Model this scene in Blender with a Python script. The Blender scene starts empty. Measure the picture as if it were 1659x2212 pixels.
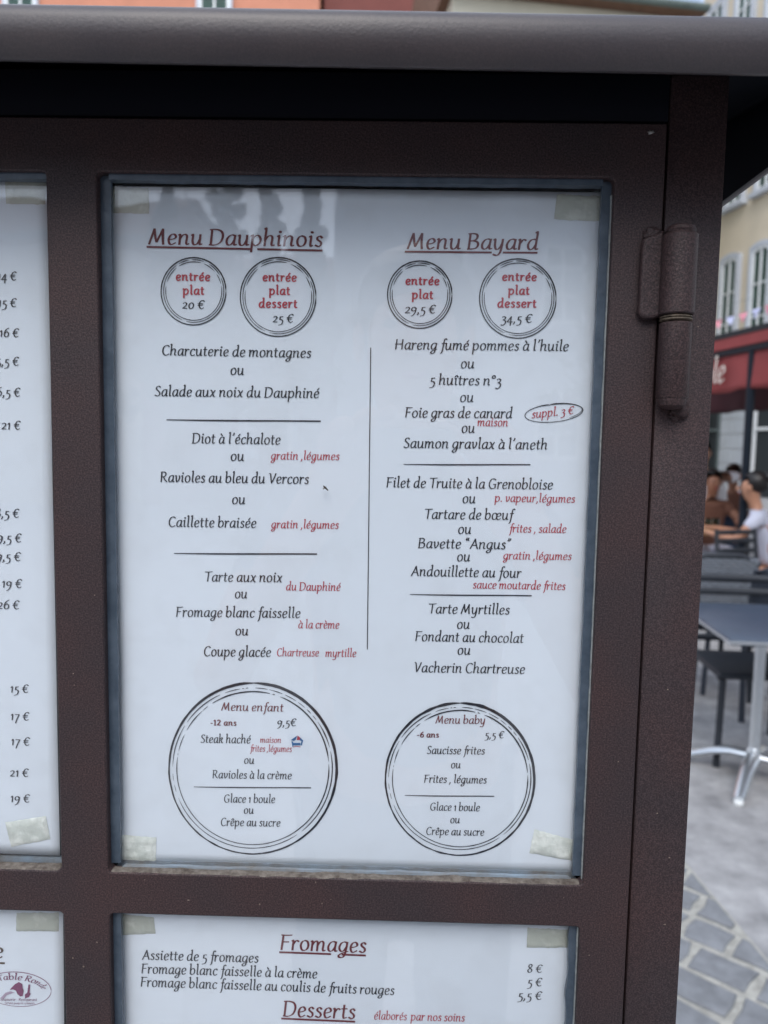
import bpy, bmesh, math, random
from mathutils import Vector, Matrix, noise
random.seed(7)
S = bpy.context.scene
COL = S.collection
R = math.radians

# ------------------------------------------------------------------ camera
cam_d = bpy.data.cameras.new('camera'); cam = bpy.data.objects.new('camera', cam_d); COL.objects.link(cam)
S.camera = cam
PITCH, YAW, ROLL, FPX = R(5.1605), R(.98258), R(1.01895), 1600.0
CAM = Vector((0, -.311, 1.5))
fwd = Vector((-math.sin(YAW)*math.cos(PITCH), math.cos(YAW)*math.cos(PITCH), -math.sin(PITCH)))
rt = Vector((math.cos(YAW), math.sin(YAW), 0)); up = rt.cross(fwd)
rgt = rt*math.cos(ROLL) + up*math.sin(ROLL); upv = -rt*math.sin(ROLL) + up*math.cos(ROLL)
cam.matrix_world = Matrix.Translation(CAM) @ Matrix((rgt, upv, -fwd)).transposed().to_4x4()
cam_d.sensor_fit = 'HORIZONTAL'; cam_d.sensor_width = 36; cam_d.lens = FPX/1659*36
cam_d.clip_start = .01; cam_d.clip_end = 1500
cam_d.dof.use_dof = True; cam_d.dof.focus_distance = .325; cam_d.dof.aperture_fstop = 16.0
S.render.resolution_x = 768; S.render.resolution_y = 1024

# ------------------------------------------------------------------ sky, sun, exposure
SUN_EL, SUN_AZ = R(50), R(190)          # azimuth measured clockwise from +Y (behind the viewer, to the left)
w = bpy.data.worlds.new('World'); S.world = w; w.use_nodes = True
wn, wl = w.node_tree.nodes, w.node_tree.links; wn.clear()
wo = wn.new('ShaderNodeOutputWorld'); wb = wn.new('ShaderNodeBackground')
sky = wn.new('ShaderNodeTexSky'); sky.sky_type = 'NISHITA'; sky.sun_disc = False
sky.sun_elevation = SUN_EL; sky.sun_rotation = SUN_AZ; sky.air_density = 1.0; sky.dust_density = 1.5
tc = wn.new('ShaderNodeTexCoord'); cn = wn.new('ShaderNodeTexNoise'); cn.inputs['Scale'].default_value = 3.2
cn.inputs['Detail'].default_value = 7; cn.inputs['Roughness'].default_value = .6
cr = wn.new('ShaderNodeValToRGB'); cr.color_ramp.elements[0].position = .42; cr.color_ramp.elements[1].position = .66
mx = wn.new('ShaderNodeMix'); mx.data_type = 'RGBA'; mx.inputs[7].default_value = (12.5, 13.6, 15.2, 1)
wl.new(tc.outputs['Generated'], cn.inputs['Vector']); wl.new(cn.outputs['Fac'], cr.inputs['Fac'])
sx = wn.new('ShaderNodeSeparateXYZ'); wl.new(tc.outputs['Generated'], sx.inputs[0])
hz_ = wn.new('ShaderNodeMapRange'); hz_.inputs[1].default_value = .15; hz_.inputs[2].default_value = .55; hz_.inputs[3].default_value = .6; hz_.inputs[4].default_value = 0   # milky haze low in the sky, all round
wl.new(sx.outputs['Z'], hz_.inputs[0]); mxm = wn.new('ShaderNodeMath'); mxm.operation = 'MAXIMUM'
wl.new(cr.outputs['Color'], mxm.inputs[0]); wl.new(hz_.outputs[0], mxm.inputs[1]); wl.new(mxm.outputs[0], mx.inputs[0]); wl.new(sky.outputs['Color'], mx.inputs[6])
wl.new(mx.outputs[2], wb.inputs['Color']); wl.new(wb.outputs['Background'], wo.inputs['Surface'])
wb.inputs['Strength'].default_value = .12
sd = bpy.data.lights.new('sun', 'SUN'); sun = bpy.data.objects.new('sun', sd); COL.objects.link(sun)
sd.energy = 1.05; sd.angle = R(34); sd.color = (1, .975, .94)
dirv = Vector((math.sin(SUN_AZ)*math.cos(SUN_EL), math.cos(SUN_AZ)*math.cos(SUN_EL), math.sin(SUN_EL)))
sun.rotation_euler = dirv.to_track_quat('Z', 'Y').to_euler()
S.view_settings.view_transform = 'Standard'; S.view_settings.look = 'None'
S.view_settings.gamma = 1; S.view_settings.use_curve_mapping = False
S.view_settings.exposure = .62

# ------------------------------------------------------------------ measuring helpers (survey of the place)
def ray(x, y): return fwd*FPX + rgt*(x-829.5) - upv*(y-1106)
def atY(x, y, Y): d = ray(x, y); return CAM + d*((Y-CAM.y)/d.y)
def atZ(x, y, z=0.): d = ray(x, y); return CAM + d*((z-CAM.z)/d.z)

# ------------------------------------------------------------------ object helpers
def tag(o, label=None, cat=None, group=None, kind=None):
    if label: o['label'] = label
    if cat: o['category'] = cat
    if group: o['group'] = group
    if kind: o['kind'] = kind
    return o
def empty(name, loc=(0, 0, 0), rz=0, **k):
    o = bpy.data.objects.new(name, None); COL.objects.link(o); o.location = loc; o.rotation_euler = (0, 0, rz)
    o.empty_display_size = .1
    return tag(o, **k)
def link(name, me, mat, parent=None, **k):
    if mat: me.materials.append(mat)
    o = bpy.data.objects.new(name, me); COL.objects.link(o)
    if parent: o.parent = parent
    return tag(o, **k)
def smooth(me, ang=40):
    for p in me.polygons: p.use_smooth = True
    try: me.set_sharp_from_angle(angle=R(ang))
    except Exception: pass
def from_bm(name, bm, mat, parent=None, sm=None, **k):
    me = bpy.data.meshes.new(name); bm.normal_update(); bm.to_mesh(me); bm.free()
    if sm: smooth(me, sm)
    return link(name, me, mat, parent, **k)
def box(bm, x0, x1, y0, y1, z0, z1, bev=0, seg=2, M=None):
    vs = [bm.verts.new(v) for v in ((x0,y0,z0),(x1,y0,z0),(x1,y1,z0),(x0,y1,z0),(x0,y0,z1),(x1,y0,z1),(x1,y1,z1),(x0,y1,z1))]
    fs = [bm.faces.new([vs[i] for i in f]) for f in ((3,2,1,0),(4,5,6,7),(0,1,5,4),(1,2,6,5),(2,3,7,6),(3,0,4,7))]
    if bev:
        es = list({e for f in fs for e in f.edges})
        r = bmesh.ops.bevel(bm, geom=es, offset=bev, segments=seg, affect='EDGES', profile=.5)
        vs = list({v for f in r['faces'] for v in f.verts} | {v for v in vs if v.is_valid})
    if M is not None: bmesh.ops.transform(bm, matrix=M, verts=[v for v in vs if v.is_valid])
def boxo(name, x0, x1, y0, y1, z0, z1, mat, parent=None, bev=0, **k):
    bm = bmesh.new(); box(bm, x0, x1, y0, y1, z0, z1, bev); return from_bm(name, bm, mat, parent, 35 if bev else None, **k)
def lathe(bm, prof, c, n=32, axis='z'):
    rings = []
    for r, z in prof:
        rings.append([bm.verts.new((c[0]+r*math.cos(2*math.pi*i/n), c[1]+r*math.sin(2*math.pi*i/n), c[2]+z)) for i in range(n)])
    for a, b in zip(rings, rings[1:]):
        for i in range(n): bm.faces.new((a[i], a[(i+1)%n], b[(i+1)%n], b[i]))
    bm.faces.new(rings[0][::-1]); bm.faces.new(rings[-1])
def tube(bm, pts, rad, n=10, flat=1.0):
    pts = [Vector(p) for p in pts]; rings = []
    for i, p in enumerate(pts):
        t = (pts[min(i+1, len(pts)-1)] - pts[max(i-1, 0)]).normalized()
        a = t.cross(Vector((0, 0, 1)));
        if a.length < .05: a = t.cross(Vector((0, 1, 0)))
        a.normalize(); b = a.cross(t).normalized()
        r = rad[i] if isinstance(rad, (list, tuple)) else rad
        rings.append([bm.verts.new(p + a*r*math.cos(2*math.pi*k/n) + b*r*flat*math.sin(2*math.pi*k/n)) for k in range(n)])
    for a, b in zip(rings, rings[1:]):
        for i in range(n): bm.faces.new((a[i], a[(i+1)%n], b[(i+1)%n], b[i]))
    bm.faces.new(rings[0][::-1]); bm.faces.new(rings[-1])
def plate(name, loops, y0, y1, mat, parent=None, bev=.0006, **k):
    """flat plate in the XZ plane with holes, front face at y0, back at y1"""
    cu = bpy.data.curves.new(name, 'CURVE'); cu.dimensions = '2D'; cu.fill_mode = 'BOTH'
    for lp in loops:
        sp = cu.splines.new('POLY'); sp.points.add(len(lp)-1); sp.use_cyclic_u = True
        for q, (x, z) in zip(sp.points, lp): q.co = (x, z, 0, 1)
    cu.extrude = (y1-y0)/2 - bev; cu.bevel_depth = bev; cu.bevel_resolution = 2; cu.offset = -bev
    t = bpy.data.objects.new('t', cu); COL.objects.link(t)
    dg = bpy.context.evaluated_depsgraph_get(); me = bpy.data.meshes.new_from_object(t.evaluated_get(dg))
    bpy.data.objects.remove(t); bpy.data.curves.remove(cu)
    me.transform(Matrix.Translation((0, (y0+y1)/2, 0)) @ Matrix.Rotation(R(90), 4, 'X'))
    me.name = name; smooth(me, 50)
    return link(name, me, mat, parent, **k)
def rrect(x0, x1, z0, z1, r, n=5):
    o = []
    for cx, cz, a0 in ((x1-r, z0+r, -90), (x1-r, z1-r, 0), (x0+r, z1-r, 90), (x0+r, z0+r, 180)):
        for i in range(n+1):
            a = R(a0 + 90*i/n); o.append((cx+r*math.cos(a), cz+r*math.sin(a)))
    return o

# ------------------------------------------------------------------ materials
def mat(name, col, rough=.6, metal=0, var=0, vscale=50, bump=0, bscale=200, bdist=.001, spec=.5, col2=None, detail=4, sheen=0):
    m = bpy.data.materials.new(name); m.use_nodes = True; nt = m.node_tree; N, L = nt.nodes, nt.links
    b = N['Principled BSDF']; b.inputs['Base Color'].default_value = (*col, 1); b.inputs['Roughness'].default_value = rough
    b.inputs['Metallic'].default_value = metal; b.inputs['Specular IOR Level'].default_value = spec
    g = N.new('ShaderNodeNewGeometry')
    if var or col2:
        n = N.new('ShaderNodeTexNoise'); n.inputs['Scale'].default_value = vscale; n.inputs['Detail'].default_value = detail
        n.inputs['Roughness'].default_value = .65
        L.new(g.outputs['Position'], n.inputs['Vector'])
        rp = N.new('ShaderNodeValToRGB'); rp.color_ramp.elements[0].position = .32; rp.color_ramp.elements[1].position = .68
        c2 = col2 if col2 else tuple(min(1, c*(1+var)) for c in col); c1 = col if col2 else tuple(c*(1-var) for c in col)
        rp.color_ramp.elements[0].color = (*c1, 1); rp.color_ramp.elements[1].color = (*c2, 1)
        L.new(n.outputs['Fac'], rp.inputs['Fac']); L.new(rp.outputs['Color'], b.inputs['Base Color'])
    if bump:
        n2 = N.new('ShaderNodeTexNoise'); n2.inputs['Scale'].default_value = bscale; n2.inputs['Detail'].default_value = 3
        L.new(g.outputs['Position'], n2.inputs['Vector'])
        bp = N.new('ShaderNodeBump'); bp.inputs['Strength'].default_value = bump; bp.inputs['Distance'].default_value = bdist
        L.new(n2.outputs['Fac'], bp.inputs['Height']); L.new(bp.outputs['Normal'], b.inputs['Normal'])
    return m
def paint_mat(nm='brown_textured_powder_coat', ca=(.037, .027, .030), cb=(.048, .029, .030), sp=.34, g0=.6, g1=1.75, ro=.5, bu=.45):
    m = mat(nm, (.05, .031, .032), ro, spec=sp)
    nt = m.node_tree; N, L = nt.nodes, nt.links; b = N['Principled BSDF']; g = N.new('ShaderNodeNewGeometry')
    n = N.new('ShaderNodeTexNoise'); n.inputs['Scale'].default_value = 900; n.inputs['Detail'].default_value = 4; n.inputs['Roughness'].default_value = .7
    L.new(g.outputs['Position'], n.inputs['Vector'])
    bp = N.new('ShaderNodeBump'); bp.inputs['Strength'].default_value = bu; bp.inputs['Distance'].default_value = .0007
    L.new(n.outputs['Fac'], bp.inputs['Height']); L.new(bp.outputs['Normal'], b.inputs['Normal'])
    # mottled pigment: a broad wander between grey brown and red brown, plus the grain
    n2 = N.new('ShaderNodeTexNoise'); n2.inputs['Scale'].default_value = 22; n2.inputs['Detail'].default_value = 5
    L.new(g.outputs['Position'], n2.inputs['Vector'])
    rp = N.new('ShaderNodeValToRGB'); rp.color_ramp.elements[0].position = .35; rp.color_ramp.elements[1].position = .66
    rp.color_ramp.elements[0].color = (*ca, 1); rp.color_ramp.elements[1].color = (*cb, 1)
    L.new(n2.outputs['Fac'], rp.inputs['Fac'])
    n3 = N.new('ShaderNodeTexNoise'); n3.inputs['Scale'].default_value = 1500; n3.inputs['Detail'].default_value = 2
    L.new(g.outputs['Position'], n3.inputs['Vector'])
    rp3 = N.new('ShaderNodeValToRGB'); rp3.color_ramp.elements[0].position = .38; rp3.color_ramp.elements[1].position = .7
    rp3.color_ramp.elements[0].color = (g0, g0, g0, 1); rp3.color_ramp.elements[1].color = (g1, g1*.96, g1*.93, 1)
    L.new(n3.outputs['Fac'], rp3.inputs['Fac'])
    mm = N.new('ShaderNodeMix'); mm.data_type = 'RGBA'; mm.blend_type = 'MULTIPLY'; mm.inputs[0].default_value = 1
    L.new(rp.outputs['Color'], mm.inputs[6]); L.new(rp3.outputs['Color'], mm.inputs[7]); L.new(mm.outputs[2], b.inputs['Base Color'])
    return m
def glass_mat(name, tint=(1, 1, 1), rough=0.0, ior=1.6, dust=0):
    m = bpy.data.materials.new(name); m.use_nodes = True; nt = m.node_tree; N, L = nt.nodes, nt.links; N.clear()
    o = N.new('ShaderNodeOutputMaterial'); t = N.new('ShaderNodeBsdfTransparent'); t.inputs['Color'].default_value = (*tint, 1)
    gl = N.new('ShaderNodeBsdfGlossy'); gl.inputs['Roughness'].default_value = rough
    lw = N.new('ShaderNodeLayerWeight'); lw.inputs['Blend'].default_value = .5     # Schlick reflectance, the same from both sides of the pane
    pw = N.new('ShaderNodeMath'); pw.operation = 'POWER'; pw.inputs[1].default_value = 5; L.new(lw.outputs['Facing'], pw.inputs[0])
    f0 = ((ior-1)/(ior+1))**2; fr = N.new('ShaderNodeMath'); fr.operation = 'MULTIPLY_ADD'; fr.inputs[1].default_value = 1-f0; fr.inputs[2].default_value = f0
    L.new(pw.outputs[0], fr.inputs[0])
    mx = N.new('ShaderNodeMixShader'); L.new(fr.outputs[0], mx.inputs['Fac']); L.new(t.outputs[0], mx.inputs[1]); L.new(gl.outputs[0], mx.inputs[2])
    last = mx
    if dust:
        d = N.new('ShaderNodeBsdfDiffuse'); d.inputs['Color'].default_value = (.55, .53, .5, 1)
        g = N.new('ShaderNodeNewGeometry'); n = N.new('ShaderNodeTexNoise'); n.inputs['Scale'].default_value = 60; n.inputs['Detail'].default_value = 8
        L.new(g.outputs['Position'], n.inputs['Vector'])
        mr = N.new('ShaderNodeMapRange'); mr.inputs[1].default_value = .5; mr.inputs[2].default_value = .8; mr.inputs[4].default_value = dust
        L.new(n.outputs['Fac'], mr.inputs[0]); m2 = N.new('ShaderNodeMixShader')
        L.new(mr.outputs[0], m2.inputs['Fac']); L.new(mx.outputs[0], m2.inputs[1]); L.new(d.outputs[0], m2.inputs[2]); last = m2
        # slight unevenness of old float glass
        n4 = N.new('ShaderNodeTexNoise'); n4.inputs['Scale'].default_value = 14; L.new(g.outputs['Position'], n4.inputs['Vector'])
        bp = N.new('ShaderNodeBump'); bp.inputs['Strength'].default_value = .25; bp.inputs['Distance'].default_value = .0012
        L.new(n4.outputs['Fac'], bp.inputs['Height']); L.new(bp.outputs['Normal'], gl.inputs['Normal'])
    L.new(last.outputs[0], o.inputs['Surface'])
    return m
M = {}
M['paint'] = paint_mat()
M['roof_paint'] = paint_mat('greyer_roof_paint', (.052, .044, .050), (.066, .055, .058), .6, .88, 1.14, .4, .2)  # lighter and greyer than the case paint
M['header'] = mat('header_painted_shade', (.006, .007, .012), .6, spec=.12)  # canopy shade painted into the header rail as near-black navy
M['lining'] = mat('roof_painted_shade', (.004, .006, .012), .8, spec=.1)  # shade under the roof, put into the colour
M['paper'] = mat('white_menu_paper', (.72, .79, .86), .7, var=.008, vscale=30, bump=.06, bscale=25, bdist=.002, spec=.3)
M['paper_edge'] = mat('paper_edge', (.85, .85, .82), .8)
M['ink'] = mat('dark_printing_ink', (.018, .02, .03), .6)
M['red'] = mat('red_printing_ink', (.42, .045, .07), .6)
M['maroon'] = mat('maroon_printing_ink', (.15, .03, .038), .6)
M['brownink'] = mat('dark_brown_ink', (.07, .045, .03), .6)
M['purple'] = mat('purple_logo_ink', (.20, .055, .13), .6)
M['purple_pale'] = mat('pale_purple_logo_ink', (.42, .34, .44), .6)
M['blueink'] = mat('blue_ink', (.04, .14, .32), .6)
def tape_mat(nm, a, b, vs, lo, hi):
    m = mat(nm, a, .42, col2=b, vscale=vs, bump=.6, bscale=260, bdist=.0010, detail=6)
    for n in m.node_tree.nodes:
        if n.type == 'VALTORGB': n.color_ramp.elements[0].position = lo; n.color_ramp.elements[1].position = hi
    return m
M['tape'] = tape_mat('yellowed_foam_tape', (.44, .47, .41), (.57, .60, .54), 110, .50, .66)
M['tape_white'] = tape_mat('white_foam_tape', (.60, .65, .60), (.80, .84, .79), 110, .45, .62)
M['gasket_pale'] = mat('pale_blue_grey_sealant', (.16, .145, .125), .5, col2=(.23, .30, .37), vscale=55, bump=.35, bscale=250, bdist=.0008, detail=5)
M['gasket'] = mat('blue_grey_sealant', (.042, .062, .088), .35, col2=(.078, .105, .14), vscale=120, bump=.35, bscale=250, bdist=.0008)
M['dust'] = mat('caked_dust_on_ledge', (.07, .055, .045), .95, col2=(.21, .185, .16), vscale=260, bump=.8, bscale=700, bdist=.001, detail=8)
M['white_seal'] = mat('white_sealant_line', (.30, .33, .33), .5, var=.3, vscale=400)
M['black'] = mat('black_interior', (.008, .012, .016), .7)
M['glass'] = glass_mat('window_glass_dusty', dust=.035)
M['brass'] = mat('worn_brass', (.15, .12, .09), .5, metal=.5, var=.6, vscale=500)
M['alu'] = mat('brushed_aluminium', (.62, .65, .68), .32, metal=.9, var=.05, vscale=60)
M['slate'] = mat('blue_grey_table_laminate', (.045, .065, .10), .35, var=.12, vscale=9)
M['charcoal'] = mat('charcoal_plastic', (.018, .022, .030), .6, var=.1, vscale=20)
M['navy'] = mat('dark_navy_steel', (.006, .011, .02), .5, spec=.25)
M['wicker'] = mat('dark_woven_resin', (.17, .19, .22), .6, var=.4, vscale=120, bump=.6, bscale=160, bdist=.004)
M['slate_chair'] = mat('slate_grey_plastic', (.020, .027, .042), .6)
M['stone'] = mat('grey_porphyry_sett', (.185, .195, .21), .75, var=.22, vscale=14, bump=.5, bscale=60, bdist=.004)
M['mortar'] = mat('pale_sandy_joint', (.34, .335, .305), .95, var=.25, vscale=30, bump=.6, bscale=90, bdist=.006)
M['pave'] = mat('lavender_grey_pavement', (.19, .19, .195), .85, col2=(.39, .39, .395), vscale=6, bump=.5, bscale=30, bdist=.006, detail=9)
M['render'] = mat('pale_yellow_render', (.68, .59, .45), .9, var=.07, vscale=.8)
M['surround'] = mat('blue_grey_stone_surround', (.50, .53, .58), .8, var=.06, vscale=2)
M['white'] = mat('white_joinery_paint', (.78, .80, .80), .5, var=.03, vscale=3)
M['pane'] = glass_mat('far_window_pane', (.5, .6, .57), .02, 1.5)
M['room'] = mat('green_grey_curtained_room', (.40, .48, .44), .8, var=.2, vscale=1.5)
M['limestone'] = mat('pale_grey_limestone', (.50, .53, .56), .85, var=.08, vscale=1.5, bump=.3, bscale=8, bdist=.02)
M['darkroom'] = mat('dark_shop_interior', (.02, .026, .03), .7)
M['greenframe'] = mat('grey_green_joinery', (.10, .13, .13), .5)
M['orange'] = mat('orange_facade_render', (.52, .22, .14), .9, var=.08, vscale=1)
M['oxblood'] = mat('brown_red_facade_render', (.17, .055, .045), .9, var=.08, vscale=1)
M['beige'] = mat('beige_facade_render', (.50, .47, .38), .9, var=.06, vscale=1)
M['zinc'] = mat('dark_green_zinc_gutter', (.10, .13, .12), .6, var=.2, vscale=3)
M['shutter'] = mat('grey_shutter_paint', (.16, .20, .23), .6)
M['roof'] = mat('brown_roof_tile', (.16, .09, .06), .9, var=.2, vscale=4)
M['awn'] = mat('red_awning_cloth', (.27, .05, .05), .85, var=.08, vscale=4)
M['awn_shade'] = mat('shade_painted_awning_cloth', (.035, .004, .008), .9, var=.08, vscale=4)  # red cloth darkened: the shade on the rear awning is in its colour
M['awn_lt'] = mat('cream_lettering_cloth', (.72, .62, .55), .8)
M['wood'] = mat('yellow_wood_table', (.45, .27, .13), .5, var=.15, vscale=14)
M['skin'] = mat('skin', (.42, .21, .13), .5)
M['skin2'] = mat('tanned_skin', (.30, .14, .085), .5)
M['hair'] = mat('black_hair', (.008, .006, .006), .45)
M['hairb'] = mat('dark_brown_hair', (.03, .016, .01), .45)
M['shirt'] = mat('white_cotton', (.78, .79, .82), .85, var=.04, vscale=8)
M['brownsh'] = mat('brown_cotton', (.16, .07, .045), .85)
M['lilac'] = mat('pale_lilac_cotton', (.50, .52, .62), .85)
M['denim'] = mat('dark_blue_denim', (.03, .05, .09), .85)
M['pink'] = mat('pink_bunting_cloth', (.75, .30, .36), .8); M['lav'] = mat('lavender_bunting_cloth', (.55, .58, .80), .8)
M['bark'] = mat('bark', (.10, .08, .06), .9, var=.3, vscale=12)
M['leaf'] = mat('plane_tree_leaf', (.045, .09, .025), .6, var=.35, vscale=1.2)
M['insect'] = mat('dead_insect_brown', (.04, .028, .02), .6)
M['chip'] = mat('bare_primer_chip', (.22, .17, .14), .8, var=.4, vscale=900)
M['lint'] = mat('grey_lint', (.30, .29, .28), .9)

# ================================================================== THE GROUND
bm = bmesh.new()
vs = [bm.verts.new(v) for v in ((-300, -300, 0), (300, -300, 0), (300, 300, 0), (-300, 300, 0))]; bm.faces.new(vs)
ground = from_bm('ground', bm, M['pave'], kind='structure')
# band of setts beside the case
BA, BB = Vector((1.08, 2.262)), Vector((1.12, 1.803))
bdir = (BB-BA).normalized()
def border_x(y): return BA.x + (y-BA.y)*bdir.x/bdir.y
band = []
for y in (0.95, 3.0): band.append((border_x(y), y))
bm = bmesh.new(); vs = [bm.verts.new((x, y, .004)) for x, y in ((.30, .95), band[0], band[1], (.30, 3.0))]; bm.faces.new(vs)
band_o = from_bm('paving_band', bm, M['mortar'], kind='structure')
rd = Vector((.757, -.653)); nd = Vector((.653, .757))
def clip(poly):
    out = []
    f = lambda p: border_x(p[1]) - .012 - p[0]
    for i, p in enumerate(poly):
        q = poly[(i+1) % len(poly)]; a, b = f(p), f(q)
        if a >= 0: out.append(p)
        if (a >= 0) != (b >= 0): t = a/(a-b); out.append((p[0]+(q[0]-p[0])*t, p[1]+(q[1]-p[1])*t))
    return out
rng = random.Random(3)
pitch = .1325
for k in range(-6, 8):
    n0 = 2.136 + k*pitch; s = -3.2 + rng.random()*.1
    while s < 1.3:
        ln = rng.uniform(.12, .2); g = rng.uniform(.008, .014)
        j = lambda: rng.uniform(-.006, .006)
        q = [(s+g+j(), n0+g+j()), (s+ln/2, n0+g+j()*.7), (s+ln-g+j(), n0+g+j()), (s+ln-g+j()*1.4, n0+pitch/2), (s+ln-g+j(), n0+pitch-g+j()), (s+ln/2, n0+pitch-g+j()*.7), (s+g+j(), n0+pitch-g+j()), (s+g+j()*1.4, n0+pitch/2)]
        P = [tuple(rd*a + nd*b) for a, b in q]
        cx = sum(p[0] for p in P)/8; cy = sum(p[1] for p in P)/8
        s += ln
        if not (.34 < cx < 1.2 and 1.0 < cy < 2.97): continue
        P = clip(P)
        if len(P) < 3: continue
        ar = abs(sum(P[i][0]*P[(i+1)%len(P)][1]-P[(i+1)%len(P)][0]*P[i][1] for i in range(len(P)))/2)
        if ar < .0012: continue
        cx = sum(p[0] for p in P)/len(P); cy = sum(p[1] for p in P)/len(P)
        bm = bmesh.new(); h = .011 + rng.uniform(-.0015, .002); rings = []
        for sc, z in ((1, .002), (1, h-.004), (.95, h-.001), (.85, h)):
            rings.append([bm.verts.new((cx+(x-cx)*sc, cy+(y-cy)*sc, z)) for x, y in P])
        for a, b in zip(rings, rings[1:]):
            for i in range(len(a)): bm.faces.new((a[i], a[(i+1)%len(a)], b[(i+1)%len(a)], b[i]))
        bm.faces.new(rings[-1]); bmesh.ops.recalc_face_normals(bm, faces=bm.faces)
        from_bm('paving_stone', bm, M['stone'], band_o, 60)

# ================================================================== BUILDINGS
def window_parts(parent, O, U, Nn, s, z0, z1, wd, arch, style, surround=True, sill=True):
    """O origin, U unit along facade, Nn outward unit. window centre s"""
    def P(a, z, off): v = O + U*a + Nn*off; return (v.x, v.y, z)
    hw = wd/2
    def outline(h, top, bot, ar):
        pts = [(-h, bot), (h, bot)]
        n = 8 if ar else 1
        for i in range(n+1):
            x = h - 2*h*i/n; pts.append((x, top + (ar*(1-(x/h)**2) if ar else 0)))
        return pts
    def ring(bm, o1, o2, y0, y1):
        A = [bm.verts.new(P(s+a, z, y1)) for a, z in o1]; B = [bm.verts.new(P(s+a, z, y1)) for a, z in o2]
        A0 = [bm.verts.new(P(s+a, z, y0)) for a, z in o1]; B0 = [bm.verts.new(P(s+a, z, y0)) for a, z in o2]
        n = len(A)
        for i in range(n):
            j = (i+1) % n
            for q in ((A[i], A[j], B[j], B[i]), (A0[i], A0[j], A[j], A[i]), (B[i], B[j], B0[j], B0[i])): bm.faces.new(q)
        bmesh.ops.recalc_face_normals(bm, faces=bm.faces)
    def bar(bm, a0, a1, za, zb, y0, y1):
        q = [bm.verts.new(P(s+a, z, y)) for a, z, y in ((a0,za,y0),(a1,za,y0),(a1,zb,y0),(a0,zb,y0),(a0,za,y1),(a1,za,y1),(a1,zb,y1),(a0,zb,y1))]
        for f in ((0,1,2,3),(4,5,6,7),(0,1,5,4),(1,2,6,5),(2,3,7,6),(3,0,4,7)): bm.faces.new([q[i] for i in f])
    bm = bmesh.new(); ring(bm, outline(hw, z1, z0, arch), outline(hw-.09, z1-.09, z0+.09, arch), .02, .11)
    bar(bm, -.035, .035, z0+.05, z1+arch*.9, .03, .10)
    for sg in (-1, 1):
        x0, x1 = (.045, hw-.06) if sg > 0 else (-hw+.06, -.045)
        for t in (.36, .68): zz = z0+(z1-z0)*t; bar(bm, x0, x1, zz-.022, zz+.022, .035, .09)
    bmesh.ops.recalc_face_normals(bm, faces=bm.faces)
    fr = from_bm('window', bm, M[style], parent)
    for a0, a1 in ((-hw+.05, -.03), (.03, hw-.05)):
        bm = bmesh.new(); n = 4 if arch else 1
        lo, hi = [], []
        for i in range(n+1):
            x = a0+(a1-a0)*i/n; tp = z1-.05+(arch*(1-(x/hw)**2) if arch else 0); lo.append((x, z0+.05)); hi.append((x, tp))
        pts = lo + hi[::-1]
        f0 = [bm.verts.new(P(s+x, z, .045)) for x, z in pts]; f1 = [bm.verts.new(P(s+x, z, .055)) for x, z in pts]
        bm.faces.new(f0[::-1]); bm.faces.new(f1)
        for i in range(len(pts)): bm.faces.new((f0[i], f0[(i+1)%len(pts)], f1[(i+1)%len(pts)], f1[i]))
        from_bm('pane', bm, M['pane'], fr)
    bm = bmesh.new(); vs = [bm.verts.new(P(s+x, z, .012)) for x, z in outline(hw-.02, z1-.02, z0+.02, arch)]; bm.faces.new(vs)
    from_bm('curtain', bm, M['room'], fr)
    if surround:
        bm = bmesh.new(); ring(bm, outline(hw+.13, z1+.15, z0-.02, arch), outline(hw+.002, z1+.002, z0+.0, arch), .0, .14)
        from_bm('surround', bm, M['surround'], fr)
    if sill:
        bm = bmesh.new(); bar(bm, -hw-.24, hw+.24, z0-.17, z0-.02, .002, .26); bmesh.ops.recalc_face_normals(bm, faces=bm.faces)
        from_bm('sill', bm, M['surround'], fr)
def facade_block(name, A, B, depth, h, mt, label, cat='building', z0=0.):
    """building whose front runs from A to B on the ground; body goes back by depth to the left of A->B"""
    e = empty(name, (0, 0, 0), label=label, cat=cat)
    U = (B-A).normalized(); Nn = Vector((U.y, -U.x, 0)); C = [A, B, B-Nn*depth, A-Nn*depth]
    bm = bmesh.new(); lo = [bm.verts.new((c.x, c.y, z0)) for c in C]; hi = [bm.verts.new((c.x, c.y, h)) for c in C]
    for i in range(4): bm.faces.new((lo[i], lo[(i+1)%4], hi[(i+1)%4], hi[i]))
    bm.faces.new(hi); bmesh.ops.recalc_face_normals(bm, faces=bm.faces)
    from_bm('wall', bm, mt, e)
    bm = bmesh.new(); D = [A+Nn*.45-U*.3, B+Nn*.45+U*.3, B-Nn*(depth+.3)+U*.3, A-Nn*(depth+.3)-U*.3]
    lo = [bm.verts.new((c.x, c.y, h+.003)) for c in D]; mi = [bm.verts.new((c.x, c.y, h+.25)) for c in D]
    rA = (D[0]+D[3])/2; rB = (D[1]+D[2])/2; r0 = bm.verts.new((rA.x, rA.y, h+depth*.28)); r1 = bm.verts.new((rB.x, rB.y, h+depth*.28))
    bm.faces.new(lo[::-1])
    for i in range(4): bm.faces.new((lo[i], lo[(i+1)%4], mi[(i+1)%4], mi[i]))
    bm.faces.new((mi[0], mi[1], r1, r0)); bm.faces.new((mi[2], mi[3], r0, r1)); bm.faces.new((mi[1], mi[2], r1)); bm.faces.new((mi[3], mi[0], r0))
    from_bm('roof', bm, M['roof'], e)
    bm = bmesh.new(); a, b = A+Nn*.5-U*.3, B+Nn*.5+U*.3
    tube(bm, [(a.x, a.y, h+.10), (b.x, b.y, h+.10)], .11, 10); from_bm('gutter', bm, M['zinc'], e)
    return e, U, Nn
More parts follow.
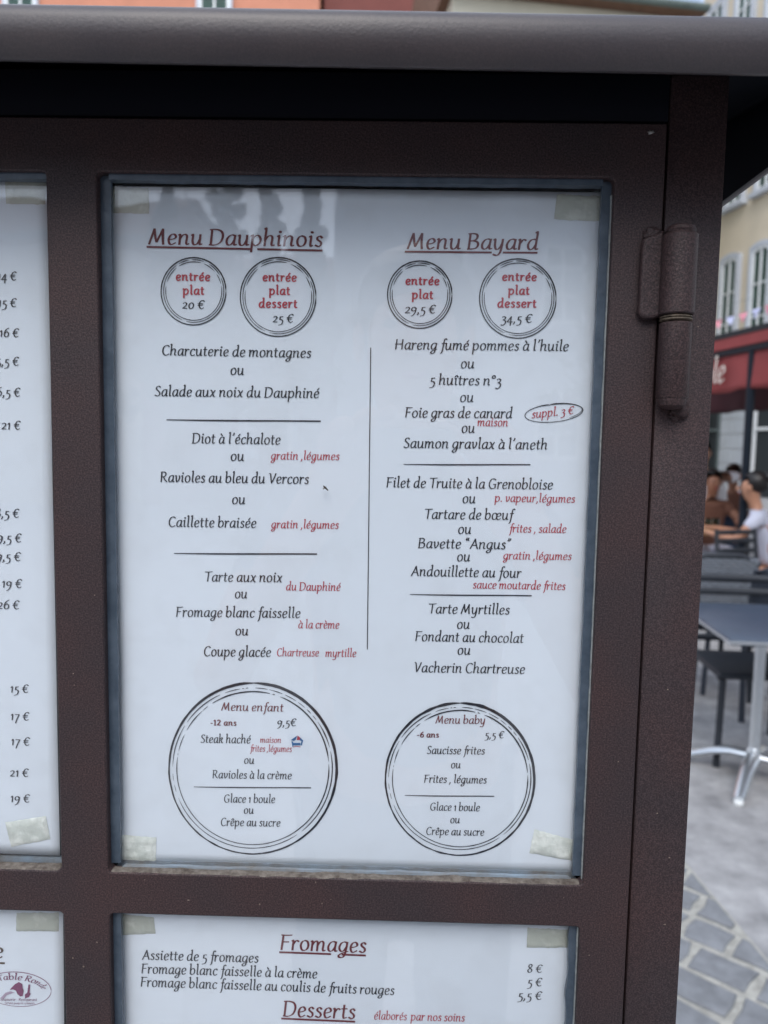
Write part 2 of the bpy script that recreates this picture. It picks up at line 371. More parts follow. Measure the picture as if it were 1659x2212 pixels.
# yellow building down the right-hand side of the street
TH = R(9.2); U0 = Vector((-math.sin(TH), math.cos(TH), 0)); P0 = atY(1600, 700, 26); P0.z = 0
A = P0 + U0*3.45; B = P0 - U0*11
yb, Uy, Ny = facade_block('townhouse', A, B, 11, 19.4, M['render'], 'pale yellow townhouse with arched white windows behind the red awning')
if Ny.dot(P0) > 0: Ny = -Ny
for k in range(-6, 2):
    s = .70 + 1.72*k
    window_parts(yb, P0, U0, Ny, s, 4.75, 8.15, .90, .12, 'white')
    window_parts(yb, P0, U0, Ny, s, 10.10, 12.7, .90, .0, 'white')
    window_parts(yb, P0, U0, Ny, s, 14.6, 17.6, .90, .0, 'white')
def fac_box(name, s0, s1, z0, z1, o0, o1, mt, parent):
    bm = bmesh.new(); q = []
    for o in (o0, o1):
        for a, z in ((s0, z0), (s1, z0), (s1, z1), (s0, z1)):
            v = P0 + U0*a + Ny*o; q.append(bm.verts.new((v.x, v.y, z)))
    for f in ((0,1,2,3),(4,5,6,7),(0,1,5,4),(1,2,6,5),(2,3,7,6),(3,0,4,7)): bm.faces.new([q[i] for i in f])
    bmesh.ops.recalc_face_normals(bm, faces=bm.faces)
    if o1-o0 > .03: bmesh.ops.bevel(bm, geom=list(bm.edges), offset=.012, segments=1, affect='EDGES')
    return from_bm(name, bm, mt, parent)
# ground storey of large limestone blocks, with shop openings
rr = random.Random(5)
SHOPS = ((.75, 1.75), (-2.4, -1.05), (-6.2, -4.8))
for row in range(8):
    z = .02 + row*.52; joints = [-9 + (row % 2)*.45 + .9*i for i in range(15)]
    segs = [(-9, 3.3)] if row >= 6 else [(-9, -6.2), (-4.8, -2.4), (-1.05, .75), (1.75, 3.3)]
    for a, b in segs:
        cuts = [a] + [q for q in joints if a+.15 < q < b-.15] + [b]
        for c0, c1 in zip(cuts, cuts[1:]): fac_box('limestone_block', c0+.008, c1-.008, z+.008, z+.512, .0, .07+rr.uniform(0, .012), M['limestone'], yb)
for a, b in SHOPS:
    fac_box('shop_interior', a, b, .0, 3.12, .002, .02, M['darkroom'], yb)
    d = fac_box('shop_door', a+.04, a+.14, .0, 2.9, .022, .09, M['greenframe'] if a > 0 else M['white'], yb)
    fac_box('door_post', b-.22, b-.04, .0, 2.9, .022, .09, M['greenframe'] if a > 0 else M['white'], d)
    fac_box('transom', a+.14, b-.22, 2.2, 2.3, .022, .09, M['greenframe'] if a > 0 else M['white'], d)
fac_box('cornice', -11, 3.4, 4.24, 4.40, .0, .22, M['surround'], yb)

# beige building with the sloping gutter line, brown red and orange fronts beside it
H1 = 15.5
g1, g2 = atZ(1244, 2, H1), atZ(1491, 23, H1); g1.z = g2.z = 0
dd = (g2-g1).normalized(); a0 = g1 + dd*((atY(957, 10, 30).x*1.0 - g1.x)/dd.x); a1 = g2 + dd*.05
bb, Ub, Nb = facade_block('apartment_building', a0 - Vector((0, .3, 0)), a1, 10, H1-.25, M['beige'], 'beige building under a dark green gutter, right of the brown red front')
def front(name, xa, xb, Y, h, mt, label):
    A = Vector((atY(xa, 10, Y).x, Y, 0)); B = Vector((atY(xb, 10, Y).x, Y, 0))
    return A, B, facade_block(name, A, B, 10, h, mt, label)
A1, B1, (ob, U1, N1) = front('apartment_building', -420, 690, 30, 21.5, M['orange'], 'orange building with white shuttered windows above the left of the case roof')
A2, B2, (rb, U2, N2) = front('apartment_building', 700, 955, 30.4, 20.5, M['oxblood'], 'brown red building between the orange and the beige fronts')
for e, A_, U_, N_, xs, Y in ((ob, A1, U1, N1, (-330, -140, 46, 238, 464, 620), 30), (rb, A2, U2, N2, (770, 885), 30.4)):
    for px in xs:
        s = atY(px, 10, Y).x - A_.x
        for z0 in (2.4, 6.4, 10.4, 16.8 if px in (46, 464, -330) else 14.3):
            hh = 2.0
            window_parts(e, Vector((A_.x, A_.y, 0)), U_, N_, s, z0, z0+hh, 1.15, 0, 'white')
for i, s in enumerate(x_ for x_ in (1.6, 4.2, 6.8, 9.4) if x_ < (a1-a0).length-1.2):
    for z0 in (3, 7, 11): window_parts(bb, a0 - Vector((0, .3, 0)), Ub, Nb, s, z0, z0+2, 1.1, 0, 'white')

# ------- behind the viewer (seen in the glass): a row of house fronts and plane trees, sky between them
for xa, xb, Y, h, mt, lb in ((-34, -6.2, -17.5, 6.0, M['beige'], 'low beige house across the square, behind the viewer and left'),
                             (-6.0, -1.5, -17.0, 4.3, M['oxblood'], 'low brown house between the two taller ones behind the viewer'),
                             (-1.42, 18, -16.2, 9.5, M['limestone'], 'pale grey house across the square behind the viewer')):
    A_, B_ = Vector((xb, Y, 0)), Vector((xa, Y, 0)); e, Ue, Ne = facade_block('townhouse', A_, B_, 9, h, mt, lb)
    s = 1.5
    while s < abs(xb-xa)-1:
        for z0 in (1.2, 4.2, 7.0):
            if z0+1.9 < h: window_parts(e, A_, Ue, Ne, s, z0, z0+1.6, 1.0, 0, 'white')
        s += 2.6
for xa, xb, ya, yb_, h, mt, lb in ((-22, -22, -17, 12, 12, M['render'], 'tall pale yellow house, unseen, added to block low sky on the left'), (19, 19, 8, -16, 12, M['beige'], 'tall beige house, unseen, added to block low sky on the right')):
    A_, B_ = Vector((xa, ya, 0)), Vector((xb, yb_, 0)); e, Ue, Ne = facade_block('townhouse', A_, B_, 8, h, mt, lb)  # unseen side houses, added to cut off low sky light
    for k in range(8):
        for z0 in (1.2, 4.6, 8.0): window_parts(e, A_, Ue, Ne, 2+k*2.9, z0, z0+1.9, 1.1, 0, 'white')
def tree(x, y, h, rad, label, seed, n=1500):
    t = empty('conical_tree', (x, y, 0), label=label, cat='tree', group='trees across the square'); rg = random.Random(seed)
    bm = bmesh.new(); tube(bm, [(0, 0, 0), (.05, 0, h*.3), (0, .05, h*.55), (.05, 0, h*.85)], [.2, .15, .1, .03], 9)
    for i in range(7):
        a = rg.random()*6.28; z = h*(.35+.06*i); L_ = rad*rg.uniform(.6, .9)
        tube(bm, [(0, 0, z), (math.cos(a)*L_*.5, math.sin(a)*L_*.5, z+.35), (math.cos(a)*L_, math.sin(a)*L_, z+.8)], [.07, .045, .015], 6)
    from_bm('trunk', bm, M['bark'], t, 40)
    bm = bmesh.new()
    cl = []
    for i in range(60):
        v = i/60; rr_ = rad*(1-v)**1.0
        a = rg.random()*6.28; cl.append((math.cos(a)*rr_*rg.random()**.5, math.sin(a)*rr_*rg.random()**.5, h*(.3+.68*v), (.15+.85*(1-v))*rg.uniform(.4, .6)*rad*.6))
    for i in range(n):
        c = cl[i % len(cl)]; d = Vector((rg.gauss(0, 1), rg.gauss(0, 1), rg.gauss(0, 1))).normalized()*c[3]*rg.uniform(.5, 1.1)
        p = Vector(c[:3]) + d; sz = rg.uniform(.08, .17); Q = Matrix.Rotation(rg.random()*6.28, 3, 'Z') @ Matrix.Rotation(rg.uniform(-1.2, 1.2), 3, 'X')
        f = [bm.verts.new(p + Q @ Vector(q)*sz) for q in ((0, -1, 0), (.7, -.2, .1), (.4, .8, 0), (-.4, .8, 0), (-.7, -.2, .1))]
        bm.faces.new(f)
    from_bm('crown', bm, M['leaf'], t)
for tx_, th_, tr_, lb, sd_ in ((-4.75, 7.3, 1.0, 'leftmost slender conical tree across the square behind the viewer', 1), (-3.62, 7.8, .95, 'second slender conical tree from the left, behind the viewer', 2),
        (-2.74, 7.4, .85, 'third slender conical tree from the left, behind the viewer', 3), (-1.9, 7.9, .8, 'conical tree beside the gap before the grey house, behind the viewer', 4)):
    tree(tx_, -15, th_, tr_, lb, sd_, 3200)
tree(4.2, -15, 7.0, 1.3, 'broader conical tree before the grey house, behind the viewer', 5)

# ================================================================== THE MENU CASE
case = empty('menu_display_case', (0, 0, 0), label='brown textured metal menu case with glazed hinged door and overhanging roof', cat='display case')
Z = 1.5
X_SEAM, X_OUT, Z_TOP, Z_BOT = .1053, .1298, .1302, -.56
OP = [(-.356, -.1460, -.1912, .1090), (-.1252, .0853, -.1912, .1090), (-.356, -.1455, -.520, -.2105), (-.1248, .0846, -.520, -.2105)]
plate('door_frame', [rrect(-.392, X_SEAM, Z+Z_BOT+.003, Z+Z_TOP, .0012)] + [rrect(a, b, Z+c, Z+d, .0022) for a, b, c, d in OP], 0, .006, M['paint'], case, .0007)
# fixed frame round the door
boxo('stile', .1064, X_OUT, .0012, .0135, Z+Z_BOT-.02, Z+.1495, M['paint'], case, .0011)
boxo('stile', -.417, -.3932, .0012, .0135, Z+Z_BOT-.02, Z+.1495, M['paint'], case, .0011)
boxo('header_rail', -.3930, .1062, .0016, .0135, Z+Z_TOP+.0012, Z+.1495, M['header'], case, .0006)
boxo('bottom_rail', -.3930, .1062, .0012, .0135, Z+Z_BOT-.02, Z+Z_BOT+.001, M['paint'], case, .0006)
boxo('cabinet_body', -.4168, X_OUT-.0002, .0140, .115, Z+Z_BOT-.02, Z+.1495, M['paint'], case, .001)
boxo('backing_board', -.392, .1058, .0122, .0138, Z+Z_BOT, Z+Z_TOP, M['black'], case)
for x in (-.36, .075): boxo('leg', x-.02, x+.02, .045, .085, .0, Z+Z_BOT-.021, M['paint'], case, .003)
# roof: folded sheet with a lip all round
def roof_shell(name, x0, x1, y0, y1, zb, zf, rise, mt, bev, th):
    # folded sheet: level bottom rim, top pitched up towards the back; hangs 0.4 degrees low at the right
    bm = bmesh.new(); sh = lambda x, z: z - .0095*x
    P = [(x0,y0,zb),(x1,y0,zb),(x1,y1,zb),(x0,y1,zb),(x0,y0,zf),(x1,y0,zf),(x1,y1,zf+(y1-y0)*rise),(x0,y1,zf+(y1-y0)*rise)]
    v = [bm.verts.new((x, y, Z+sh(x, z))) for x, y, z in P]
    for f in ((4,5,6,7),(0,1,5,4),(1,2,6,5),(2,3,7,6),(3,0,4,7)): bm.faces.new([v[i] for i in f])
    bmesh.ops.bevel(bm, geom=[e for e in bm.edges if not e.is_boundary], offset=bev, segments=5, affect='EDGES', profile=.5)
    o = from_bm(name, bm, mt, case, 50); md = o.modifiers.new('thickness', 'SOLIDIFY'); md.thickness = th; md.offset = -1; md.use_even_offset = True
    return o
roof_shell('roof', -.455, .1672, -.0462, .160, .1287, .1478, .20, M['roof_paint'], .0050, .0024)
roof_shell('roof_shade_sheet', -.4522, .1644, -.0434, .157, .1294, .1450, .20, M['lining'], .003, .0004)  # added inner sheet, coloured dark to stand for shade under the roof

# glass panes, one to each opening
for a, b, c, d in OP:
    boxo('glass_pane', a-.003, b+.003, .0064, .0084, Z+c-.003, Z+d+.003, M['glass'], case)

def wob(a, s, k): return noise.noise(Vector((a*s, k, 1.7)))
def strip(name, ax, lo, hi, e_out, e_in, y0, y1, mt, amp=.0003, sc=120, seed=0., inset=0):
    """uneven bead in XZ; ax 'z' runs vertically between z lo..hi, outer edge e_out, inner edge e_in"""
    n = max(8, int((hi-lo)/.003)); out, inn = [], []
    for i in range(n+1):
        t = lo+(hi-lo)*i/n; w1 = amp*(wob(t, sc, seed)+.5*wob(t, sc*3, seed+5))
        p, q = (t, e_out), (t, e_in+w1*2)
        if ax == 'z': p, q = p[::-1], q[::-1]
        out.append(p); inn.append(q)
    bm = bmesh.new(); rings = []
    for (A_, y) in ((out, y1), (out, y0+.0004), (out, y0), (inn, y0), (inn, y0+.0004), (inn, y1)):
        k = 1
        rings.append([bm.verts.new((x, y, Z+z)) for x, z in A_])
    # soften: pull the front edges in
    for a_, b_ in zip(rings, rings[1:]):
        for i in range(n): bm.faces.new((a_[i], a_[i+1], b_[i+1], b_[i]))
    bmesh.ops.recalc_face_normals(bm, faces=bm.faces)
    return from_bm(name, bm, mt, case, 30)
# sealant bead round the upper right pane
o = OP[1]
strip('sealant_bead', 'z', o[2]+.002, o[3]-.0002, o[0]-.001, o[0]+.0042, .0042, .0063, M['gasket'], .00012, seed=1)
strip('sealant_bead', 'z', o[2]+.002, o[3]-.0002, o[1]+.001, o[1]-.0040, .0042, .0063, M['gasket'], .00012, seed=2)
strip('sealant_bead', 'x', o[0]+.0043, o[1]-.0041, o[3]+.001, o[3]-.0024, .0022, .0063, M['gasket'], .00012, seed=3)
def ledge(name, x0, x1, y0, y1, zb, zt, mt, amp, sc, seed):
    # lumpy layer lying on the bottom edge of an opening
    nx = int((x1-x0)/.0016); ny = 6; bm = bmesh.new(); g = []
    for j in range(ny+1):
        row = []
        for i in range(nx+1):
            x = x0+(x1-x0)*i/nx; y = y0+(y1-y0)*j/ny
            if j in (0, ny): y += amp*.8*noise.noise(Vector((x*sc*1.7, seed+j, 0)))
            z = (zt + amp*noise.noise(Vector((x*sc, y*sc*2, seed))) + amp*.5*noise.noise(Vector((x*sc*4, y*sc*5, seed)))) if 0 < j < ny and 0 < i < nx else zb
            row.append(bm.verts.new((x, y, Z+z)))
        g.append(row)
    for j in range(ny):
        for i in range(nx): bm.faces.new((g[j][i], g[j][i+1], g[j+1][i+1], g[j+1][i]))
    return from_bm(name, bm, mt, case, 50)
ledge('dust_ledge', o[0]+.0004, o[1]-.0006, .0003, .0048, o[2]-.0002, o[2]+.0004, M['dust'], .0005, 90, 6)
ledge('sealant_bead', o[0]+.0044, o[1]-.0042, .0040, .0062, o[2]-.0002, o[2]+.0011, M['gasket_pale'], .0007, 40, 4)
ledge('inner_ledge', o[0]+.0004, o[1]-.0006, .0086, .0121, o[2]-.0030, o[2]+.0006, M['gasket_pale'], .0004, 50, 5)
strip('white_bead', 'z', o[2]+.0006, o[3]-.006, o[1]+.0006, o[1]-.0004, .0028, .0041, M['white_seal'], .00012, 200, seed=9)
# upper left pane
o = OP[0]
strip('sealant_bead', 'x', o[0]+.0003, o[1]-.0003, o[3]+.001, o[3]-.0024, .0022, .0063, M['gasket'], .00012, seed=12)
ledge('dust_ledge', o[0]+.0004, o[1]-.0006, .0003, .0062, o[2]-.0002, o[2]+.0006, M['dust'], .0005, 70, 13)
ledge('inner_ledge', o[0]+.0004, o[1]-.0006, .0086, .0121, o[2]-.0030, o[2]+.0006, M['gasket_pale'], .0004, 50, 14)
strip('white_bead', 'z', o[2]+.001, o[3]-.004, o[1]+.0006, o[1]-.00035, .0030, .0041, M['white_seal'], .0001, 200, seed=15)
# lower right pane
o = OP[3]
strip('sealant_bead', 'z', o[2]+.002, o[3]-.0008, o[0]-.001, o[0]+.0036, .0042, .0063, M['gasket'], .00012, seed=16)
strip('sealant_bead', 'z', o[2]+.002, o[3]-.0008, o[1]+.001, o[1]-.0038, .0042, .0063, M['gasket'], .0005, seed=17)
strip('white_bead', 'z', o[2]+.001, o[3]-.002, o[1]+.0006, o[1]-.0004, .0028, .0041, M['white_seal'], .00012, 200, seed=18)
o = OP[2]
strip('white_bead', 'z', o[2]+.001, o[3]-.003, o[1]+.0006, o[1]-.0003, .0030, .0041, M['white_seal'], .0001, 200, seed=19)

# hinge
hx, hy = .1116, -.0048
def hz(y): return atY(1461, y, -.006).z
bm = bmesh.new(); r = .0069
z1_, z0_ = hz(505), hz(680)
hxu = atY(1462, 600, -.0048).x; hxl = atY(1458, 780, -.0048).x; hx = (hxu+hxl)/2
lathe(bm, [(r-.0005, 0), (r, .0005), (r, z1_-z0_-.0006), (r-.0006, z1_-z0_), (r-.0012, z1_-z0_+.0001), (r-.0012, z1_-z0_+.0006), (r-.0008, z1_-z0_+.0012), (r-.0014, z1_-z0_+.0026), (r-.0034, z1_-z0_+.0036), (.0008, z1_-z0_+.0040)], (hx, hy, z0_), 40)
hinge = from_bm('hinge', bm, M['paint'], case, 35)
bm = bmesh.new(); zz = hz(693)
lathe(bm, [(r-.0016, -.0004), (r-.0009, 0), (r-.0005, .0003), (r-.0005, .0007), (r-.0014, .0009), (r-.0014, .0011), (r-.0007, .0013), (r-.0007, .0017), (r-.0022, .0019), (r-.0022, .0032)], (hx, hy, zz), 36)
from_bm('washer', bm, M['brass'], hinge, 35)
bm = bmesh.new(); zb, zt = hz(860), hz(695)
lathe(bm, [(.001, -.0046), (r-.0035, -.0042), (r-.0018, -.0030), (r-.0011, -.0009), (r-.0011, -.0004), (r-.0010, -.0003), (r-.0006, .0003), (r-.0006, zt-zb-.0008), (r-.0011, zt-zb-.0003)], (hx, hy, zb), 40)
from_bm('lower_knuckle', bm, M['paint'], hinge, 35)
# leaf, welded on the door: outline traced in the door plane
lf = [(1430, 500), (1412, 509), (1398, 512), (1386, 520), (1383, 545), (1380, 600), (1378, 650), (1375, 676), (1380, 686), (1392, 692), (1408, 690), (1432, 684)]
pts = [(atY(x, y, -.001).x, atY(x, y, -.001).z) for x, y in lf][::-1]
plate('hinge_leaf', [pts], -.0036, .0002, M['paint'], case, .0013)
def blob(name, c, s, mt, parent, seed, amp=.35, sub=2, **k):
    bm = bmesh.new(); bmesh.ops.create_icosphere(bm, subdivisions=sub, radius=1)
    for v in bm.verts:
        f = 1 + amp*noise.noise(v.co*1.7 + Vector((seed, 0, 0))); v.co = Vector((v.co.x*s[0]*f, v.co.y*s[1]*f, v.co.z*s[2]*f)) + Vector(c)
    return from_bm(name, bm, mt, parent, 80, **k)
c = atY(1408, 505, -.001); blob('weld', (c.x, -.0006, c.z), (.0042, .0016, .0024), M['paint'], hinge, 3, .7, 3)
c = atY(1462, 897, .0); blob('weld', (c.x, .0012, c.z), (.0032, .0014, .0019), M['paint'], hinge, 8, .9, 3)
c = atY(1470, 886, .0); blob('weld', (c.x, .0006, c.z), (.0036, .003, .0040), M['paint'], hinge, 11, .3, 3)
rc = random.Random(21)
for i in range(22):
    x, z = rc.choice(((rc.uniform(-.145, -.126), rc.uniform(-.3, .1)), (rc.uniform(.087, .104), rc.uniform(-.35, .1)), (rc.uniform(.108, .128), rc.uniform(-.35, .1)), (rc.uniform(-.12, .08), rc.uniform(-.209, -.193))))
    q_ = rc.uniform(.00018, .0004); blob('paint_chip', (x, (-.0001 if x < .106 else .0011), Z+z), (q_*rc.uniform(.7, 1.8), .00012, q_), M['chip'], case, i, .8, 1)
# the small dark spring clip at the left of the upper right sheet
c = atY(245, 1395, .0063)
boxo('clip', c.x-.0010, c.x+.0012, .0050, .0063, c.z-.0052, c.z+.0046, M['black'], case, .0003)

# ================================================================== LETTERING (stroke font cut for this menu)
G = {
'a': (80, "68,92 48,100 24,86 10,50 14,14 30,1 50,14 66,52|70,98 66,50 66,14 74,2 84,8"),
'b': (80, "2,160 12,168 12,60 12,8|12,20 28,2 46,2 66,22 72,60 60,92 42,98 22,80 12,60"),
'c': (64, "62,82 50,98 34,98 14,74 10,36 22,6 42,0 62,16"),
'd': (84, "68,92 46,100 22,86 9,50 14,14 30,0 50,14 66,52|56,162 68,168 66,60 66,14 74,2 84,8"),
'e': (68, "12,46 40,52 61,68 55,92 38,100 18,84 9,46 18,8 36,-1 62,16"),
'f': (44, "66,156 54,168 40,156 34,120 28,20 20,-40 6,-58|10,96 56,98"),
'g': (80, "68,92 46,100 22,86 9,50 14,18 30,4 50,16 66,52|70,98 66,30 58,-34 40,-58 16,-56 10,-38 34,-16 82,6"),
'h': (84, "2,160 12,168 12,80 12,0|12,50 26,84 46,99 62,88 64,60 62,18 70,2 82,8"),
'i': (38, "6,90 18,98 18,20 24,2 36,8|.22,136"),
'j': (38, "18,98 16,-20 2,-52"),
'k': (74, "2,160 12,168 12,80 12,0|12,50 40,62 60,84 46,98 22,78|34,58 52,12 72,2"),
'l': (38, "6,160 18,168 18,60 18,20 24,2 36,8"),
'm': (124, "2,90 12,98 12,50 12,0|12,50 26,84 42,99 54,86 56,60 56,0|56,50 70,84 88,99 102,86 104,60 102,18 110,2 122,8"),
'n': (84, "2,90 12,98 12,50 12,0|12,50 26,84 46,99 62,88 64,60 62,18 70,2 82,8"),
'o': (78, "40,100 18,86 9,48 20,8 40,0 62,14 71,52 60,90 40,100"),
'p': (82, "2,90 12,98 12,0 12,-62|12,20 30,2 46,2 66,22 72,60 60,92 42,99 22,82 12,60"),
'q': (82, "68,92 46,100 22,86 9,50 14,14 30,0 50,14 66,52|70,98 68,20 66,-62"),
'r': (56, "2,90 12,98 12,50 12,0|12,50 26,82 40,97 56,88"),
's': (56, "50,84 34,100 16,88 18,66 42,44 48,20 32,0 6,12"),
't': (50, "20,134 20,70 20,24 28,2 48,10|2,95 46,98"),
'u': (84, "2,90 12,98 12,40 20,6 36,0 54,18 66,60|66,98 66,50 66,20 72,2 84,8"),
'v': (70, "2,92 14,97 18,40 28,2|28,2 50,26 62,66 56,98"),
'x': (74, "6,98 22,90 54,8 70,2|66,98 40,50 6,0"),
'y': (82, "2,90 12,98 14,40 24,4 40,2 56,24 66,60|68,98 66,20 58,-34 38,-58 10,-50"),
'M': (128, "6,0 22,80 36,148|36,148 48,70 60,22|60,22 82,90 100,148|100,148 104,60 112,0"),
'D': (110, "16,146 16,70 16,0|2,148 50,150 88,130 100,80 84,24 46,0 6,2"),
'B': (90, "14,148 14,70 14,2|2,148 44,150 68,134 64,100 40,82 16,80|40,82 74,68 80,34 60,6 6,0"),
'C': (94, "88,132 66,150 34,140 12,96 14,40 38,4 66,0 92,20"),
'S': (74, "68,134 48,150 22,140 16,110 40,80 64,54 62,18 38,0 6,14"),
'R': (94, "14,148 14,70 14,0|2,148 46,150 70,132 64,96 40,78 16,76|42,78 62,34 92,2"),
'F': (78, "16,146 14,70 12,0|2,148 50,146 84,150|15,78 64,80"),
'T': (88, "50,146 48,70 46,0|2,146 48,146 98,150"),
'H': (110, "16,150 15,70 14,0|92,150 92,70 92,0|2,78 98,82"),
'V': (94, "4,148 20,140 34,60 44,4|44,4 70,70 92,150"),
'A': (102, "4,0 34,80 56,150|56,150 74,70 98,0|20,52 82,54"),
'G': (108, "92,132 66,150 34,140 12,96 14,40 38,4 66,0 92,14|92,14 92,66|66,66 100,66"),
'L': (76, "16,148 16,4|16,4 70,4"),
'0': (76, "39,98 18,84 9,48 20,8 39,0 60,14 70,52 59,88 39,98"),
'1': (44, "8,82 26,100 26,0"),
'2': (70, "10,84 30,100 54,92 56,66 36,34 8,4|8,4 68,4"),
'3': (64, "10,88 30,100 52,88 50,62 26,44|26,44 56,26 58,-14 34,-48 4,-42"),
'4': (74, "52,-50 52,100|52,100 6,8|6,8 74,8"),
'5': (64, "58,100 22,97|22,97 18,46|18,46 46,44 60,14 46,-34 6,-50"),
'6': (76, "66,146 34,122 12,70 14,20 38,0 64,18 68,56 46,84 14,56"),
'7': (68, "6,96 64,98|64,98 40,30 20,-52"),
'8': (74, "38,78 18,104 24,136 44,148 62,126 54,98 22,56 12,26 32,0 56,8 68,34 58,60 38,78"),
'9': (76, "66,66 46,100 16,88 10,54 30,34 58,50|68,88 62,20 40,-30 14,-52"),
'€': (90, "84,126 60,142 32,124 18,72 30,20 56,2 82,16|2,84 66,86|2,58 62,60"),
',': (30, "15,12 16,-8 4,-30"), '.': (30, ".14,8"), '’': (30, "20,164 20,146 8,126"),
'“': (58, "22,126 12,142 20,164|44,126 34,142 42,164"), '”': (58, "20,164 20,146 8,126|42,164 42,146 30,126"),
'-': (48, "6,52 42,52"), '°': (50, "24,150 10,136 12,112 26,104 42,118 40,142 24,150"), ' ': (26, ""), 'ı': (38, "6,90 18,98 18,20 24,2 36,8"),
}
ACC = {'é': ('e', "40,118 60,148"), 'è': ('e', "24,148 44,118"), 'ê': ('e', "18,118 38,142 56,118"), 'à': ('a', "24,148 44,118"),
       'î': ('ı', "2,118 22,142 40,118")}
G['œ'] = (128, G['o'][1] + '|' + ' '.join('%g,%g' % (float(p.split(',')[0])+60, float(p.split(',')[1])) for p in G['e'][1].split()))
for k_, (b_, s_) in ACC.items(): G[k_] = (G[b_][0], G[b_][1] + '|' + s_)
LIN = {'1': (52, "6,112 28,144 28,70 28,0|8,2 50,2"), '2': (76, "10,122 32,146 60,130 58,98 36,54 8,6|8,5 70,5")}
def cat_rom(p, n=5):
    if len(p) < 3: return p
    o = []; q = [p[0]]+p+[p[-1]]
    for i in range(1, len(q)-2):
        a, b, c, d = q[i-1:i+3]
        for k in range(n):
            t = k/n
            o.append(tuple(.5*((2*b[j])+(-a[j]+c[j])*t+(2*a[j]-5*b[j]+4*c[j]-d[j])*t*t+(-a[j]+3*b[j]-3*c[j]+d[j])*t**3) for j in (0, 1)))
    o.append(p[-1]); return o
def run(text, bold=False, lining=False):
    """returns (width, list of ribbons) in font units; ribbon = list of (left, right) pairs"""
    x = 0; rib = []; slant = 0.02 if bold else .085
    for ch in text:
        wd, st = (LIN[ch] if lining and ch in LIN else G[ch])
        if bold: wd = wd*1.06+4
        for s in filter(None, st.split('|')):
            if s[0] == '.':
                cx, cy = map(float, s[1:].split(',')); r_ = 17 if bold else 12
                rib.append([((x+cx+slant*cy-r_*math.sin(a), cy+r_*math.cos(a)), (x+cx+slant*cy+r_*math.sin(a), cy+r_*math.cos(a))) for a in [math.pi*k/8+.01 for k in range(9)]])
                continue
            pts = cat_rom([tuple(map(float, p.split(','))) for p in s.split()])
            L_ = []
            for i, p in enumerate(pts):
                a, b = pts[max(i-1, 0)], pts[min(i+1, len(pts)-1)]
                dx, dy = b[0]-a[0], b[1]-a[1]; l = math.hypot(dx, dy) or 1; dx /= l; dy /= l
                hw = (9.0 + 3.8*abs(dy*.95+dx*.3)) if bold else (4.3 + 4.6*abs(dy*.93-dx*.36))
                px, py = p
                if i == 0: px -= dx*4; py -= dy*4
                if i == len(pts)-1: px += dx*4; py += dy*4
                A_ = (px-dy*hw, py+dx*hw); B_ = (px+dy*hw, py-dx*hw)
                L_.append(((x+A_[0]*(1.06 if bold else 1)+slant*A_[1], A_[1]), (x+B_[0]*(1.06 if bold else 1)+slant*B_[1], B_[1])))
            rib.append(L_)
        if bold and ch in 'nrpldtuimh' :
            pass
        x += wd + (15 if bold else 12)
    return x-12, rib
YP = .0096
def yp(x, z): return YP + .00035*noise.noise(Vector((x*9, z*7, 3))) + .00012*noise.noise(Vector((x*30, z*26, 9)))
def onp(x, y):
    v = atY(x, y, YP); return v
def flat(name, ribs, mt, parent, lift=.00028):
    bm = bmesh.new()
    for L_ in ribs:
        vs = [(bm.verts.new((a[0], yp(*a)-lift, a[1])), bm.verts.new((b[0], yp(*b)-lift, b[1]))) for a, b in L_]
        for (a, b), (c_, d) in zip(vs, vs[1:]):
            try: bm.faces.new((a, b, d, c_))
            except ValueError: pass
    return from_bm(name, bm, mt, parent)
def text(parent, s, x0, y0, x1, y1, xh, mt='ink', bold=False, lining=False, name='printed_line', right=False):
    W, rib = run(s, bold, lining); xh = xh*(.82 if bold else .93)
    a, b = onp(x0, y0) if not right else None, onp(x1, y1)
    k = (onp(x1, y1-xh).z - b.z)/100
    if right:
        a = Vector((b.x - W*k*1.20, 0, b.z + .012*W*k)); 
    ux, uz = (b.x-a.x)/W, (b.z-a.z)/W
    f = lambda p: (a.x + ux*p[0], a.z + uz*p[0] + k*p[1])
    return flat(name, [[(f(p), f(q)) for p, q in L_] for L_ in rib], M[mt], parent)
def rule(parent, x0, y0, x1, y1, th, mt='ink', name='printed_rule', taper=True):
    n = 24; L_ = []
    for i in range(n+1):
        t = i/n; x = x0+(x1-x0)*t; y = y0+(y1-y0)*t + (.5*math.sin(t*5)-.3 if taper else 0)
        h = th/2*(1 if not taper else (.45+.55*min(1, t*3)*(1-.35*t))) 
        if abs(x1-x0) > abs(y1-y0): p, q = onp(x, y-h), onp(x, y+h)
        else: p, q = onp(x-h, y), onp(x+h, y)
        L_.append(((p.x, p.z), (q.x, q.z)))
    return flat(name, [L_], M[mt], parent)
def arc(cx, cy, rx, ry, a0, a1, w0, w1, rough=0., tilt=0, seed=0):
    n = max(3, int(abs(a1-a0)/3)); L_ = []; ct, st = math.cos(R(tilt)), math.sin(R(tilt))
    for i in range(n+1):
        t = i/n; a = R(a0+(a1-a0)*t); e = min(1, min(t, 1-t)*n/2.5)
        hw = (w0+(w1-w0)*(.5+.5*math.sin(a*1.0+2.6)))/2*(.3+.7*e) + rough*noise.noise(Vector((a*9, seed, 0)))
        rr_ = rough*.6*noise.noise(Vector((a*6, seed+4, 0)))
        pr = []
        for d in (-hw, hw):
            u, v = (rx+rr_+d)*math.cos(a), (ry+rr_+d)*math.sin(a); q = onp(cx+u*ct-v*st, cy+u*st+v*ct); pr.append((q.x, q.z))
        L_.append(tuple(pr))
    return L_
